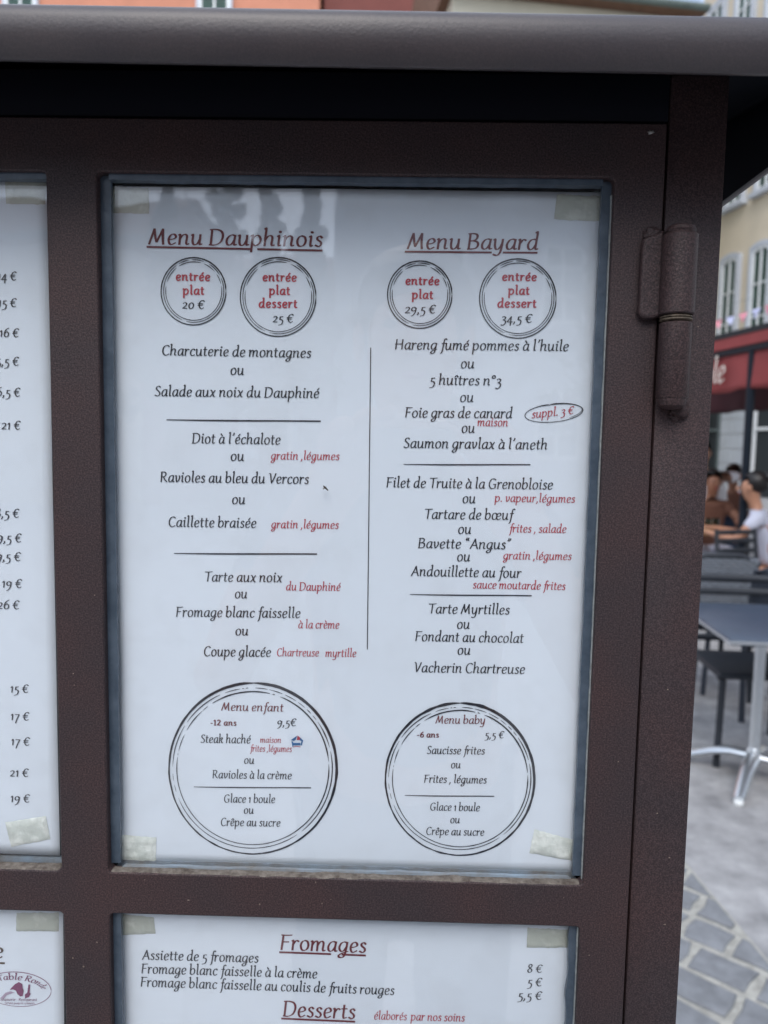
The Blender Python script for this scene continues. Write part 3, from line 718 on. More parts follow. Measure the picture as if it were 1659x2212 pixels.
def ring_small(parent, cx, cy, rx, ry, seed):
    L_ = [arc(cx, cy, rx, ry, 0, 360, 2.2, 3.0, .35, seed=seed)]
    for rr_, cuts in ((-5, ((-25, 105), (112, 235), (240, 262), (266, 290), (300, 330))), (-9.5, ((-10, 190), (198, 232), (238, 285), (292, 318), (325, 346)))):
        for a, b in cuts: L_.append(arc(cx+.5, cy-.6, rx+rr_, ry+rr_, a, b, 1.3, 1.9, .2, seed=seed+rr_))
    return flat('printed_ring', L_, M['ink'], parent)
def ring_big(parent, o, m, i_, seed):
    E_ = lambda l, r_, t, b: ((l+r_)/2, (t+b)/2, (r_-l)/2, (b-t)/2)
    cx, cy, rx, ry = E_(*o); L_ = [arc(cx, cy, rx-2, ry-2, -90, 270, 2.8, 6.4, 1.0, seed=seed)]
    cx, cy, rx, ry = E_(*m)
    for a, b in ((-12, 52), (56, 158), (163, 168), (171, 176), (181, 212), (215, 246), (250, 261), (262.5, 264), (265, 267), (272, 281), (282, 292), (294, 303), (305, 311), (313, 317), (319, 323), (325, 345)): L_.append(arc(cx, cy, rx, ry, a, b, 1.4, 2.6, .3, seed=seed+1))
    cx, cy, rx, ry = E_(*i_)
    for a, b in ((-3, 188), (190, 191), (193, 206), (210, 228), (229, 234), (238, 283), (285, 287), (291, 355)): L_.append(arc(cx, cy, rx, ry, a, b, 1.5, 3.0, .4, seed=seed+2))
    return flat('printed_ring', L_, M['ink'], parent)

def edge(pts, v):
    for (v0, x0, y0), (v1, x1, y1) in zip(pts, pts[1:]):
        if v <= v1: t = (v-v0)/(v1-v0); return x0+(x1-x0)*t, y0+(y1-y0)*t
    return pts[-1][1:]
def sheet(name, Lp, Rp, label, rough_bottom=0, seed=0):
    """a sheet of paper behind the glass; Lp/Rp: (v, px, py) along the left and right edges"""
    nx, ny = 44, 60; bm = bmesh.new(); g = []
    for j in range(ny+1):
        v = j/ny; a, b = edge(Lp, v), edge(Rp, v); row = []
        A_, B_ = onp(*a), onp(*b)
        for i in range(nx+1):
            q = A_.lerp(B_, i/nx); x, z = q.x, q.z
            if j == ny: z += rough_bottom*noise.noise(Vector((x*40, seed, 0)))
            row.append(bm.verts.new((x, yp(x, z), z)))
        g.append(row)
    for j in range(ny):
        for i in range(nx): bm.faces.new((g[j][i], g[j+1][i], g[j+1][i+1], g[j][i+1]))
    e = empty(name, onp(*Lp[-1][1:]), label=label, cat='menu sheet', group='menu sheets taped inside the case')
    o = from_bm('paper', bm, M['paper'], None, 80); md = o.modifiers.new('thickness', 'SOLIDIFY'); md.thickness = .0002; md.offset = -1
    root = e
    o.parent = root; o.matrix_parent_inverse = Matrix.Translation(-e.location)
    return e
class Sh:
    pass
def fixpar(e):
    inv = Matrix.Translation(-e.location)
    for c_ in e.children: c_.matrix_parent_inverse = inv
def tape(parent, cs, mt='tape', seed=0, th=.0011):
    """piece of foam tape, corners in order TL TR BR BL"""
    q = [onp(*c_) for c_ in cs]; bm = bmesh.new(); n = 14; m = 8; g = []
    for j in range(m+1):
        row = []
        for i in range(n+1):
            t, v = i/n, j/m
            p = (q[0].lerp(q[1], t)).lerp(q[3].lerp(q[2], t), v)
            ed = 1 if i in (0, n) or j in (0, m) else 0
            if ed: p = p + Vector((noise.noise(Vector((p.x*500, p.z*500, seed)))*.00035, 0, noise.noise(Vector((p.x*500, p.z*500, seed+4)))*.0004))
            row.append(bm.verts.new((p.x, yp(p.x, p.z) - (.0002 if ed else th*(.8+.35*noise.noise(Vector((p.x*220, p.z*220, seed))))), p.z)))
        g.append(row)
    for j in range(m):
        for i in range(n): bm.faces.new((g[j][i], g[j+1][i], g[j+1][i+1], g[j][i+1]))
    return from_bm('tape', bm, M[mt], parent, 60)

# ---------------------------------------------------------------- main sheet
S1 = sheet('menu_sheet', [(0, 226, 401), (.3, 231, 815), (.55, 238, 1161), (.68, 248, 1371), (.82, 250.5, 1580), (.95, 247, 1800), (1, 244, 1862)],
           [(0, 1316, 416), (1, 1249, 1889)], 'large white sheet headed Menu Dauphinois and Menu Bayard in the upper right opening', .0006, 2)
T = lambda *a, **k: text(S1, *a, **k)
T('Menu Dauphinois', 320.5, 527.5, 695.5, 533, 24, 'maroon', name='heading'); T('Menu Bayard', 879, 537.5, 1161, 539.5, 24, 'maroon', name='heading')
rule(S1, 317, 533.6, 543, 538.4, 4.3, 'maroon', taper=False); rule(S1, 556, 538.6, 697, 541.6, 4.3, 'maroon', taper=False)
rule(S1, 874.3, 544, 1062, 545.5, 4, 'maroon', taper=False); rule(S1, 1086, 545.6, 1161, 546.2, 4, 'maroon', taper=False)
ring_small(S1, 418.4, 629.5, 70, 72.5, 1); ring_small(S1, 601, 641.7, 81.5, 85, 2); ring_small(S1, 906.7, 636.6, 69.5, 72.5, 3); ring_small(S1, 1118.4, 645, 82.5, 85.5, 4)
B_ = dict(bold=True, name='printed_line')
for a in (('entrée', 380.5, 606, 454.8, 607, 14.5), ('plat', 395.8, 636.1, 442, 636.6, 14.5), ('entrée', 567.7, 607.2, 641.3, 608.2, 14.5), ('plat', 581.9, 636.3, 627, 636.9, 14.5), ('dessert', 559.3, 664.4, 642.7, 665, 14.5),
          ('entrée', 876, 615, 949.3, 615.6, 14.3), ('plat', 890, 645, 935.8, 645.4, 14.3), ('entrée', 1084.6, 606.2, 1159.2, 606.8, 14.3), ('plat', 1098, 636, 1143.9, 636.4, 14.3), ('dessert', 1074.4, 663.8, 1158.8, 664.3, 14.3)): T(*a, 'red', **B_)
for a in (('20 €', 393.4, 666.5, 441.3, 667.3, 13.6), ('25 €', 588.5, 696, 633, 696.8, 13.4), ('29,5 €', 874, 676.3, 939.8, 677, 13.6), ('34,5 €', 1082, 696.3, 1148.3, 697, 13.6)): T(*a, name='printed_price')
XH = 15.2
for a in (('Charcuterie de montagnes', 349.7, 767.1, 671.1, 772.7, XH), ('ou', 497.5, 809.2, 526.3, 809.6, XH), ('Salade aux noix du Dauphiné', 334.5, 855.4, 688.3, 859.7, XH),
          ('Diot à l’échalote', 414.8, 957, 605, 959.9, XH), ('ou', 497.8, 994.8, 526.3, 995.2, XH), ('Ravioles au bleu du Vercors', 346.4, 1040.6, 666.2, 1044.9, XH),
          ('ou', 500.8, 1088.3, 528.9, 1088.7, XH), ('Caillette braisée', 363.6, 1137.3, 552.7, 1139.8, XH), ('Tarte aux noix', 441.3, 1255.4, 609, 1257.2, 14.8),
          ('ou', 506.8, 1291.7, 533.2, 1292.1, 14.6), ('Fromage blanc faisselle', 380.1, 1331.5, 648, 1334.3, 14.8), ('ou', 508, 1371.8, 535.6, 1372.2, 14.6), ('Coupe glacée', 439.7, 1416.6, 584.5, 1418.3, 14.8),
          ('Hareng fumé pommes à l’huile', 852.4, 754.3, 1227, 758, XH), ('ou', 994.6, 795, 1023.4, 795.4, XH), ('5 huîtres n°3', 927.8, 830.4, 1081.6, 832.5, XH), ('ou', 993, 867.8, 1021.7, 868.2, XH),
          ('Foie gras de canard', 874.6, 901.2, 1105.4, 903.2, XH), ('ou', 996.3, 934.2, 1024.4, 934.6, XH), ('Saumon gravlax à l’aneth', 871.3, 967, 1181.5, 970.7, XH),
          ('Filet de Truite à la Grenobloise', 834.2, 1052.3, 1193, 1057.1, XH), ('ou', 998.3, 1086.4, 1026, 1086.8, XH), ('Tartare de bœuf', 915.9, 1120.2, 1106, 1122.7, 15),
          ('ou', 988.7, 1152.5, 1016.8, 1152.9, 15), ('Bavette “Angus”', 902.7, 1183.3, 1102.8, 1186.3, 15), ('ou', 986.4, 1211.7, 1014.5, 1212.1, 15), ('Andouillette au four', 887.8, 1243.5, 1124.3, 1247.8, 15),
          ('Tarte Myrtilles', 924.5, 1324.4, 1099.5, 1326.9, 14.8), ('ou', 986.4, 1357.5, 1013.5, 1357.9, 14.8), ('Fondant au chocolat', 896.4, 1384, 1129.6, 1388.4, 14.8), ('ou', 987.4, 1413.4, 1015.1, 1413.8, 14.8),
          ('Vacherin Chartreuse', 893.1, 1451, 1132.5, 1455.2, 14.8)): T(*a)
for a in (('gratin ,légumes', 585.1, 992.3, 732.3, 993.8, 12.4), ('gratin ,légumes', 585.8, 1140.3, 730.7, 1141.9, 12.2), ('du Dauphiné', 617.6, 1274.8, 734.7, 1276, 12.2), ('à la crème', 644, 1356.7, 732.3, 1357.4, 12.2),
          ('Chartreuse', 597.7, 1416.8, 688.3, 1417.5, 11.8), ('myrtille', 702.6, 1418.3, 768.7, 1418.8, 11.8), ('suppl. 3 €', 1148.4, 903.3, 1238.3, 893.9, 12.4), ('maison', 1031, 920.2, 1096.5, 920.7, 12.4),
          ('p. vapeur,légumes', 1068.4, 1083.4, 1241, 1085.7, 12.2), ('frites , salade', 1099.8, 1149.5, 1222.2, 1150.9, 12.2), ('gratin ,légumes', 1086.6, 1207.8, 1233.4, 1209.5, 12.2), ('sauce moutarde frites', 1021, 1270.6, 1220.2, 1274.2, 12.2)): T(*a, 'red')
for a in ((360.3, 907, 693, 910.6, 3.6), (376.2, 1195.4, 685, 1197.4, 3.6), (872, 1003.2, 1145.8, 1004.5, 3.0), (885.5, 1284, 1148.4, 1287.3, 3.0), (419, 1699.5, 672.3, 1701.9, 2.6), (874.3, 1717.4, 1067.4, 1720, 2.4)): rule(S1, *a)
rule(S1, 800.8, 751, 793.5, 1402.4, 1.9, 'ink', taper=False)
flat('printed_ring', [arc(1196.4, 891.8, 63, 19.5, -95, 262, 1.2, 2.2, .2, -6), arc(1197, 891, 60.5, 17.5, -110, 60, .9, 1.3, .2, -7), arc(1195, 893, 61, 18.3, 60, 200, .9, 1.2, .2, -5)], M['ink'], S1)
fx = lambda zx: 329.2+.2645*zx
fy = lambda zy: 1453.8+.2645*zy
gx = lambda zx: 795.5+.2645*zx
gy = lambda zy: 1481.2+.2645*zy
ring_big(S1, (fx(130), fx(1513), fy(73), fy(1482)), (fx(167), fx(1470), fy(120), fy(1428)), (fx(200), fx(1442), fy(150), fy(1399)), 1)
ring_big(S1, (gx(133), gx(1363), gy(132), gy(1388)), (gx(166), gx(1327), gy(174), gy(1334)), (gx(197), gx(1302), gy(199), gy(1311)), 11)
T('Menu enfant', 478, 1534, 611.7, 1536.5, 12.2, 'maroon', name='heading'); T('Menu baby', 940.4, 1561.7, 1047.3, 1562.9, 11.8, 'maroon', name='heading')
T('-12 ans', 454.8, 1566, 511.2, 1566.8, 9.6, 'maroon', bold=True, lining=True); T('-6 ans', 900.5, 1591.5, 948, 1592.2, 9.4, 'maroon', bold=True)
for a in (('9,5€', 598.5, 1567.2, 639.2, 1567.8, 12.0), ('5,5 €', 1046.8, 1593.4, 1087.8, 1593.9, 11.2)): T(*a, name='printed_price')
for a in (('Steak haché', 433.2, 1603.8, 540.8, 1605, 12.4), ('ou', 527, 1648.9, 548.5, 1649.2, 12), ('Ravioles à la crème', 458.8, 1680.3, 629.4, 1682.5, 12.2), ('Glace 1 boule', 483.4, 1732.6, 593.7, 1733.8, 12), ('ou', 526.3, 1756.8, 547.4, 1757.1, 11.6), ('Crêpe au sucre', 476.5, 1783.2, 605, 1784.8, 12),
          ('Saucisse frites', 921.7, 1627.3, 1046.2, 1628.8, 11.8), ('ou', 973.5, 1658.2, 993.9, 1658.5, 11.4), ('Frites , légumes', 915.8, 1689.4, 1050.2, 1691.4, 11.8), ('Glace 1 boule', 928.3, 1749.5, 1035.4, 1751.2, 11.6), ('ou', 971.9, 1776.8, 992.3, 1777.1, 11.2), ('Crêpe au sucre', 919.8, 1802, 1044.7, 1804.1, 11.6)): T(*a)
T('maison', 562, 1603.3, 607, 1603.8, 8.6, 'red'); T('frites ,légumes', 540.8, 1622.6, 630, 1623.6, 9.6, 'red')
# little meat-origin emblem: a pentagon in blue, white and red
def poly(name, pts, mt, parent, lift=.00028):
    bm = bmesh.new(); bm.faces.new([bm.verts.new((q.x, yp(q.x, q.z)-lift, q.z)) for q in (onp(*p) for p in pts)]); bmesh.ops.triangulate(bm, faces=bm.faces); return from_bm(name, bm, M[mt], parent)
E = lambda a, b: (fx(a), fy(b))
poly('emblem', [E(1132, 545), E(1184, 508), E(1172, 540), E(1158, 552)], 'blueink', S1)
poly('emblem', [E(1186, 508), E(1208, 524), E(1206, 545), E(1180, 545)], 'red', S1)
poly('emblem', [E(1208, 524), E(1232, 548), E(1222, 588), E(1212, 588), E(1218, 552), E(1204, 548)], 'blueink', S1)
poly('emblem', [E(1136, 556), E(1148, 556), E(1152, 568), E(1210, 568), E(1210, 586), E(1152, 588), E(1152, 602), E(1146, 602)], 'blueink', S1)
flat('emblem', [[((onp(*E(1150+6*i, 600-6*math.sin(i*.3))).x, onp(*E(1150+6*i, 600-6*math.sin(i*.3))).z), (onp(*E(1150+6*i, 604-6*math.sin(i*.3))).x, onp(*E(1150+6*i, 605-6*math.sin(i*.3))).z)) for i in range(11)]], M['red'], S1)
tape(S1, [(233, 402), (320.5, 407), (322, 461.8), (227.5, 459.4)], 'tape', 1)
tape(S1, [(1203, 420), (1303, 424.5), (1298, 478.4), (1196.7, 474.7)], 'tape', 2)
tape(S1, [(249, 1802), (338, 1809), (337, 1862), (246, 1858)], 'tape_white', 3)
tape(S1, [(1154, 1791), (1246, 1816), (1234, 1859), (1143, 1842)], 'tape_white', 4)
fixpar(S1)
# ---------------------------------------------------------------- lower right sheet
S2 = sheet('menu_sheet', [(0, 244, 1964), (1, 262, 3560)], [(0, 1250, 1995), (1, 1170, 3600)], 'white sheet headed Fromages and Desserts in the lower right opening')
T = lambda *a, **k: text(S2, *a, **k)
T('Fromages', 605, 2050.5, 789.6, 2057, 23, 'maroon', name='heading'); T('Desserts', 610.4, 2194, 766, 2200.3, 23, 'maroon', name='heading')
rule(S2, 603.4, 2056.4, 715, 2060.4, 4, 'maroon', taper=False); rule(S2, 738, 2061.2, 790.3, 2063.2, 4, 'maroon', taper=False); rule(S2, 607.6, 2199.5, 767, 2206.5, 4, 'maroon', taper=False)
for a in (('Assiette de 5 fromages', 307.3, 2071.8, 557.6, 2078.8, 14.6), ('Fromage blanc faisselle à la crème', 305.5, 2101.3, 684.3, 2112.8, 14.6), ('Fromage blanc faisselle au coulis de fruits rouges', 303.8, 2130, 850.8, 2148.3, 14.6)): T(*a)
for a in (('8 €', 1137.5, 2099, 1170, 2099.8, 12.8), ('5 €', 1138.5, 2128, 1169.2, 2129, 13.2), ('5,5 €', 1118, 2157, 1169.2, 2158.3, 13.2)): T(*a, name='printed_price')
T('élaborés', 807.8, 2201.2, 878, 2202.8, 12, 'red'); T('par nos soins', 887, 2202.8, 1002.9, 2205.4, 12, 'red')
tape(S2, [(246, 1972), (332.6, 1981), (335.6, 2016), (252, 2020)], 'tape', 5); tape(S2, [(1139, 2003), (1231, 2008), (1229.4, 2046), (1137.5, 2046.4)], 'tape', 6)
fixpar(S2)
# ---------------------------------------------------------------- left sheets
S3 = sheet('menu_sheet', [(0, -980, 366), (1, -890, 1806)], [(0, 101, 383), (1, 129.5, 1849)], 'price list sheet with euro prices in the upper left opening')
for s, x, y, h in (('14 €', 35.8, 606, 14), ('15 €', 35.8, 663.5, 14), ('16 €', 41, 728.5, 14), ('15,5 €', 41, 790, 14), ('16,5 €', 43.7, 856.6, 14), ('21 €', 44.4, 928, 14), ('18,5 €', 41.9, 1118, 14), ('19,5 €', 46.7, 1171.3, 14), ('19,5 €', 45, 1211.6, 14),
                   ('19 €', 47.7, 1269.6, 14), ('26 €', 42.2, 1315.7, 14), ('15 €', 61.9, 1495.9, 13.2), ('17 €', 63.5, 1555.5, 13.2), ('17 €', 64.8, 1609.7, 13.2), ('21 €', 62.2, 1677.3, 13.2), ('19 €', 64.5, 1732.8, 13.2)):
    text(S3, s, 0, 0, x, y, h, right=True, name='printed_price')
tape(S3, [(11, 385), (100, 387), (99, 442), (14, 441)], 'tape', 7); tape(S3, [(11.4, 1776), (100, 1762), (109, 1812), (25, 1828)], 'tape_white', 8)
fixpar(S3)
S4 = sheet('menu_sheet', [(0, -880, 1940), (1, -780, 3500)], [(0, 136, 1964), (1, 152, 3560)], 'sheet with the oval purple restaurant emblem in the lower left opening')
T = lambda *a, **k: text(S4, *a, **k)
T('de', -40, 2068, 6, 2069.5, 24, 'brownink', name='heading'); rule(S4, -60, 2076.5, 11, 2080, 4, 'brownink', taper=False)
cx, cy = 37, 2136
lg = [arc(cx, cy, 74, 37, 0, 360, .9, 1.5, .05, 4)]
flat('logo_oval', lg, M['purple'], S4)
# arched script, letter by letter along the oval
def arctext(s, cx, cy, rx, ry, a0, a1, xh, tilt, mt, name):
    W, rib = run(s); out = []; ct, st = math.cos(R(tilt)), math.sin(R(tilt))
    for L_ in rib:
        q = []
        for pr in L_:
            o2 = []
            for (u, v) in pr:
                a = R(a0+(a1-a0)*u/W); x, y = (rx+v/100*xh)*math.cos(a), (ry+v/100*xh)*math.sin(a)
                p = onp(cx+x*ct-y*st, cy+x*st+y*ct); o2.append((p.x, p.z))
            q.append(tuple(o2))
        out.append(q)
    return flat(name, out, M[mt], S4)
arctext('La Table Ronde', cx, cy, 55, 20, -165, -14, 8.5, 5, 'purple', 'logo_lettering')
T('Brasserie - Restaurant', 1.5, 2161, 80, 2161.5, 4.2, 'purple', name='logo_lettering'); T('Service jusqu’à 23 heures', 11, 2168, 75, 2168.5, 3.4, 'purple', name='logo_lettering')
lx = lambda a: a*.2064
ly = lambda b: 1755.6+b*.2064
poly('logo_figure', [(lx(a), ly(b)) for a, b in ((120, 1830), (160, 1790), (200, 1768), (235, 1790), (240, 1830), (250, 1860), (240, 1915), (215, 1920), (185, 1895), (170, 1860), (140, 1845), (105, 1850))], 'purple', S4)
poly('logo_figure', [(lx(a), ly(b)) for a, b in ((10, 1935), (60, 1880), (110, 1865), (160, 1880), (120, 1890), (75, 1905), (40, 1945))], 'purple_pale', S4)
poly('logo_figure', [(lx(a), ly(b)) for a, b in ((300, 1795), (318, 1795), (312, 1880), (325, 1890), (305, 1925), (265, 1940), (262, 1900), (288, 1880))], 'purple', S4)
tape(S4, [(36, 1971), (127.6, 1970), (127, 2011.5), (35.5, 2010.5)], 'tape', 9)
fixpar(S4)
# things caught behind / on the glass
c = atY(704, 1054, .0062)
bm = bmesh.new(); tube(bm, [(c.x-.0011, .0060, c.z+.0009), (c.x-.0002, .0056, c.z+.0002), (c.x+.0010, .0058, c.z-.0011)], [.0002, .00045, .0002], 8)
fly = from_bm('insect', bm, M['insect'], None, 60, label='tiny dead brown insect stuck on the glass beside Ravioles au bleu du Vercors', cat='insect')
bm = bmesh.new(); vs = [bm.verts.new(v) for v in ((c.x-.0008, .0061, c.z+.0005), (c.x-.0014, .0058, c.z-.0002), (c.x-.0010, .0057, c.z-.0008), (c.x-.0003, .0060, c.z-.0002))]; bm.faces.new(vs)
from_bm('wing', bm, M['lint'], fly)
c = atY(1405, 287, 0); blob('lint', (c.x, -.0006, c.z), (.0011, .0005, .0007), M['lint'], None, 5, .9, 2, label='speck of pale lint on the door near the top right corner', cat='lint')

# ================================================================== TERRACE FURNITURE
# square pedestal table
tx, ty = 1.735, 3.0
tb = empty('terrace_table', (tx, ty, 0), R(-4), label='blue grey square pedestal table with aluminium foot, right of the case', cat='table')
bm = bmesh.new(); box(bm, -.35, .35, -.37, .37, .715, .742, .009, 3)
from_bm('tabletop', bm, M['slate'], tb, 35)
bm = bmesh.new()
for s in ((-.3515, .3515, -.3715, -.3703), (-.3515, .3515, .3703, .3715)): box(bm, *s, .722, .734)
for s in ((-.3515, -.3503, -.37, .37), (.3503, .3515, -.37, .37)): box(bm, *s, .722, .734)
from_bm('edge_trim', bm, M['alu'], tb)
bm = bmesh.new(); lathe(bm, [(.03, 0), (.033, .004), (.033, .06), (.026, .075), (.0235, .08), (.0235, .62), (.03, .625), (.03, .64)], (-.075, 0, .075), 24); from_bm('column', bm, M['alu'], tb, 35)
bm = bmesh.new(); box(bm, -.235, .085, -.02, .02, .70, .7135, .002); box(bm, -.0955, -.0545, -.16, .16, .698, .7125, .002); from_bm('bracket', bm, M['alu'], tb)
for a in (239, 329, 59, 149):
    ca, sa = math.cos(R(a)), math.sin(R(a)); bm = bmesh.new()
    pr = [(r_*ca-.075, r_*sa, z) for r_, z in ((.02, .115), (.10, .112), (.18, .09), (.26, .055), (.32, .028))]
    tube(bm, pr, [.032, .031, .029, .027, .023], 12, .6); f = from_bm('foot', bm, M['alu'], tb, 45)
    bm = bmesh.new(); lathe(bm, [(.018, 0), (.020, .004), (.020, .014), (.014, .018)], (.315*ca-.075, .315*sa, .001), 16); from_bm('glide', bm, M['white'], f, 40)

def chair(loc, rz, label, style='slat', cat='chair', group='terrace chairs'):
    c_ = empty('terrace_chair', loc, rz, label=label, cat=cat, group=group)
    m_ = M['charcoal'] if style != 'solid' else M['slate_chair']
    bm = bmesh.new(); box(bm, -.23, .23, -.22, .22, .425, .455, .012, 3); from_bm('seat', bm, m_, c_, 35)
    for i, (x, y, h) in enumerate(((-.205, -.2, .425), (.205, -.2, .425), (-.205, .2, .86), (.205, .2, .86))):
        bm = bmesh.new(); dy = .05 if y > 0 else -.015
        tube(bm, [(x*1.06, y+dy*.8, 0), (x, y, .42)] + ([(x, y+.02, .6), (x*.97, y+.06, .86)] if y > 0 else []), .017, 4 if style == 'solid' else 8); from_bm('leg', bm, m_, c_, 40)
    if style == 'slat':
        for z in (.52, .60, .68, .76, .83):
            bm = bmesh.new(); d = (z-.42)*.13; pts = [(-.2, .205+d, z), (-.1, .225+d, z), (.1, .225+d, z), (.2, .205+d, z)]; tube(bm, pts, [.012, .014, .014, .012], 8, 1.5); from_bm('back_slat', bm, m_, c_, 45)
    elif style == 'wicker':
        bm = bmesh.new(); n = 26
        for k in range(18):
            z = .56+k*.018; tube(bm, [(-.2+.4*i/n, .222+(z-.42)*.13+.005*math.sin(i*1.9+k*math.pi), z) for i in range(n+1)], .0095, 5)
        from_bm('woven_back', bm, M['wicker'], c_, 60)
        bm = bmesh.new(); tube(bm, [(-.215, .26, .84), (-.1, .275, .89), (.1, .275, .89), (.215, .26, .84)], .018, 8); from_bm('back_frame', bm, m_, c_, 60)
        bm = bmesh.new(); tube(bm, [(-.21, .23, .47), (.21, .23, .47)], .014, 8); tube(bm, [(-.21, .235, .545), (.21, .235, .545)], .012, 8)
        for x in (-.1, .03, .12): tube(bm, [(x, .232, .47), (x, .238, .55)], .011, 6)
        from_bm('back_rail', bm, m_, c_, 60)
    else:
        bm = bmesh.new(); g = []
        for j in range(11):
            v = j/10; hw = .235-.03*v-.14*max(0, .16-v); g.append([bm.verts.new((hw*(2*i/8-1), .21+v*.07+.03*(1-abs(2*i/8-1)**2), .43+v*.46-(.06*abs(2*i/8-1)**4 if j == 10 else 0))) for i in range(9)])
        for j in range(10):
            for i in range(8): bm.faces.new((g[j][i], g[j+1][i], g[j+1][i+1], g[j][i+1]))
        o = from_bm('backrest', bm, m_, c_, 60); md = o.modifiers.new('t', 'SOLIDIFY'); md.thickness = .016
    return c_
chair((1.78, 3.33, 0), R(-4), 'charcoal slatted chair tucked under the blue grey table', 'slat')
chair((1.93, 4.3, 0), R(178), 'dark chair with a woven back behind the blue grey table', 'wicker')
chair((2.14, 3.98, 0), R(184), 'slate grey solid-backed chair beyond the table, nearest the red awning post', 'solid')
chair((2.0, 5.3, 0), R(170), 'dark slatted chair between the tables', 'slat')
chair((2.9, 5.6, 0), R(20), 'second dark slatted chair close to the diners', 'slat')

# dark planter-like low service bench between the tables is left out: the photo shows only chair rows there
# ------------------------------------------------------------------ red awnings
def awning(name, Pc, z0, z1, ln_a, ln_b, label, post_s, mt, letters=False, dep=2.2, zt=None):
    e = empty(name, (Pc.x, Pc.y, 0), label=label, cat='awning', group='red terrace awnings'); inv = Matrix.Translation((-Pc.x, -Pc.y, 0))
    zt = zt or z1+.14
    out = -Vector((U0.y, -U0.x, 0)); 
    if out.dot(Pc) > 0: out = -out
    def q(s, o, z): v = Pc + U0*s + out*o; return (v.x, v.y, z)
    def slab(nm, s0, s1, o0, o1, za, zb, m_, za2=None, zb2=None):
        za2 = za if za2 is None else za2; zb2 = zb if zb2 is None else zb2
        bm = bmesh.new(); vs = [bm.verts.new(p) for p in (q(s0,o0,za), q(s1,o0,za), q(s1,o1,za2), q(s0,o1,za2), q(s0,o0,zb), q(s1,o0,zb), q(s1,o1,zb2), q(s0,o1,zb2))]
        for f in ((3,2,1,0),(4,5,6,7),(0,1,5,4),(1,2,6,5),(2,3,7,6),(3,0,4,7)): bm.faces.new([vs[i] for i in f])
        bmesh.ops.recalc_face_normals(bm, faces=bm.faces); o = from_bm(nm, bm, m_, e); return o
    # valance with a slow wave in the cloth
    bm = bmesh.new(); n = 60; g = []
    for j in range(7):
        g.append([bm.verts.new(q(ln_a+(ln_b-ln_a)*i/n, .03*math.sin(i*.9)*(1-j/6), z0+(z1-z0)*j/6 + (.008*math.sin(i*.9) if j == 0 else 0))) for i in range(n+1)])
    for j in range(6):
        for i in range(n): bm.faces.new((g[j][i], g[j][i+1], g[j+1][i+1], g[j+1][i]))
    o = from_bm('valance', bm, mt, e, 60); md = o.modifiers.new('t', 'SOLIDIFY'); md.thickness = .006
    slab('front_bar', ln_a, ln_b, -.03, .03, z1+.003, z1+.053, M['navy']); slab('canopy_hem', ln_a, ln_b, -.02, .045, z1+.056, z1+.152, mt); slab('top_bar', ln_a, ln_b, -.03, .05, z1+.155, z1+.205, M['black'])
    slab('canopy', ln_a, ln_b, -.031, -dep, z1+.12, z1+.14, mt, zt, zt+.02)
    slab('roller_box', ln_a, ln_b, -dep, -dep-.2, zt-.08, zt+.14, M['navy'])
    for s in post_s:
        v = Pc + U0*s + out*.0; bm = bmesh.new(); lathe(bm, [(.06, 0), (.06, .02), (.036, .03), (.036, z1), ], (v.x, v.y, 0), 20); from_bm('post', bm, M['navy'], e, 40)
        bm = bmesh.new(); box(bm, v.x-.19, v.x+.19, v.y-.19, v.y+.19, 0, .07, .008); from_bm('base', bm, M['navy'], e)
    for c_ in e.children: c_.matrix_parent_inverse = inv
    return e, q, inv
aw_c = atY(1612, 1000, 6.3); aw_c.z = 0
zb_ = atY(1612, 840, 6.3).z; zt_ = atY(1612, 758, 6.3).z
aw, qf, inv = awning('red_awning', aw_c, zb_, zt_, -3.0, 3.2, 'red terrace awning with cream script on its valance', [0.0], M['awn'], zt=zt_+.35)
# the script on the valance: the end of a word, "le"
W_, rib_ = run('table')
bm = bmesh.new(); sc_ = .0015
sR = None
d_ = ray(1573, 800); nn_ = Vector((U0.y, -U0.x, 0)); t_ = (aw_c-CAM).dot(nn_)/d_.dot(nn_); hit = CAM+d_*t_; s_end = (hit-aw_c).dot(U0)
sgn = 1
for L_ in rib_:
    vs = []
    for a, b in L_: vs.append([bm.verts.new(qf(s_end + (W_-p[0])*sc_*1.0, .040, zb_+.09+p[1]*sc_*.95)) for p in (a, b)])
    for (a, b), (c_, d) in zip(vs, vs[1:]): bm.faces.new((a, b, d, c_))
lt = from_bm('lettering', bm, M['awn_lt'], aw); lt.matrix_parent_inverse = inv; md = lt.modifiers.new('t', 'SOLIDIFY'); md.thickness = .002
a2 = atY(1612, 1000, 9.6); a2.z = 0
awning('red_awning', a2, atY(1612, 888, 9.6).z, atY(1612, 835, 9.6).z, -3.2, 3.6, 'second red awning behind the lettered one, its cloth darkened to stand for shade', [1.6], M['awn_shade'], dep=1.6)

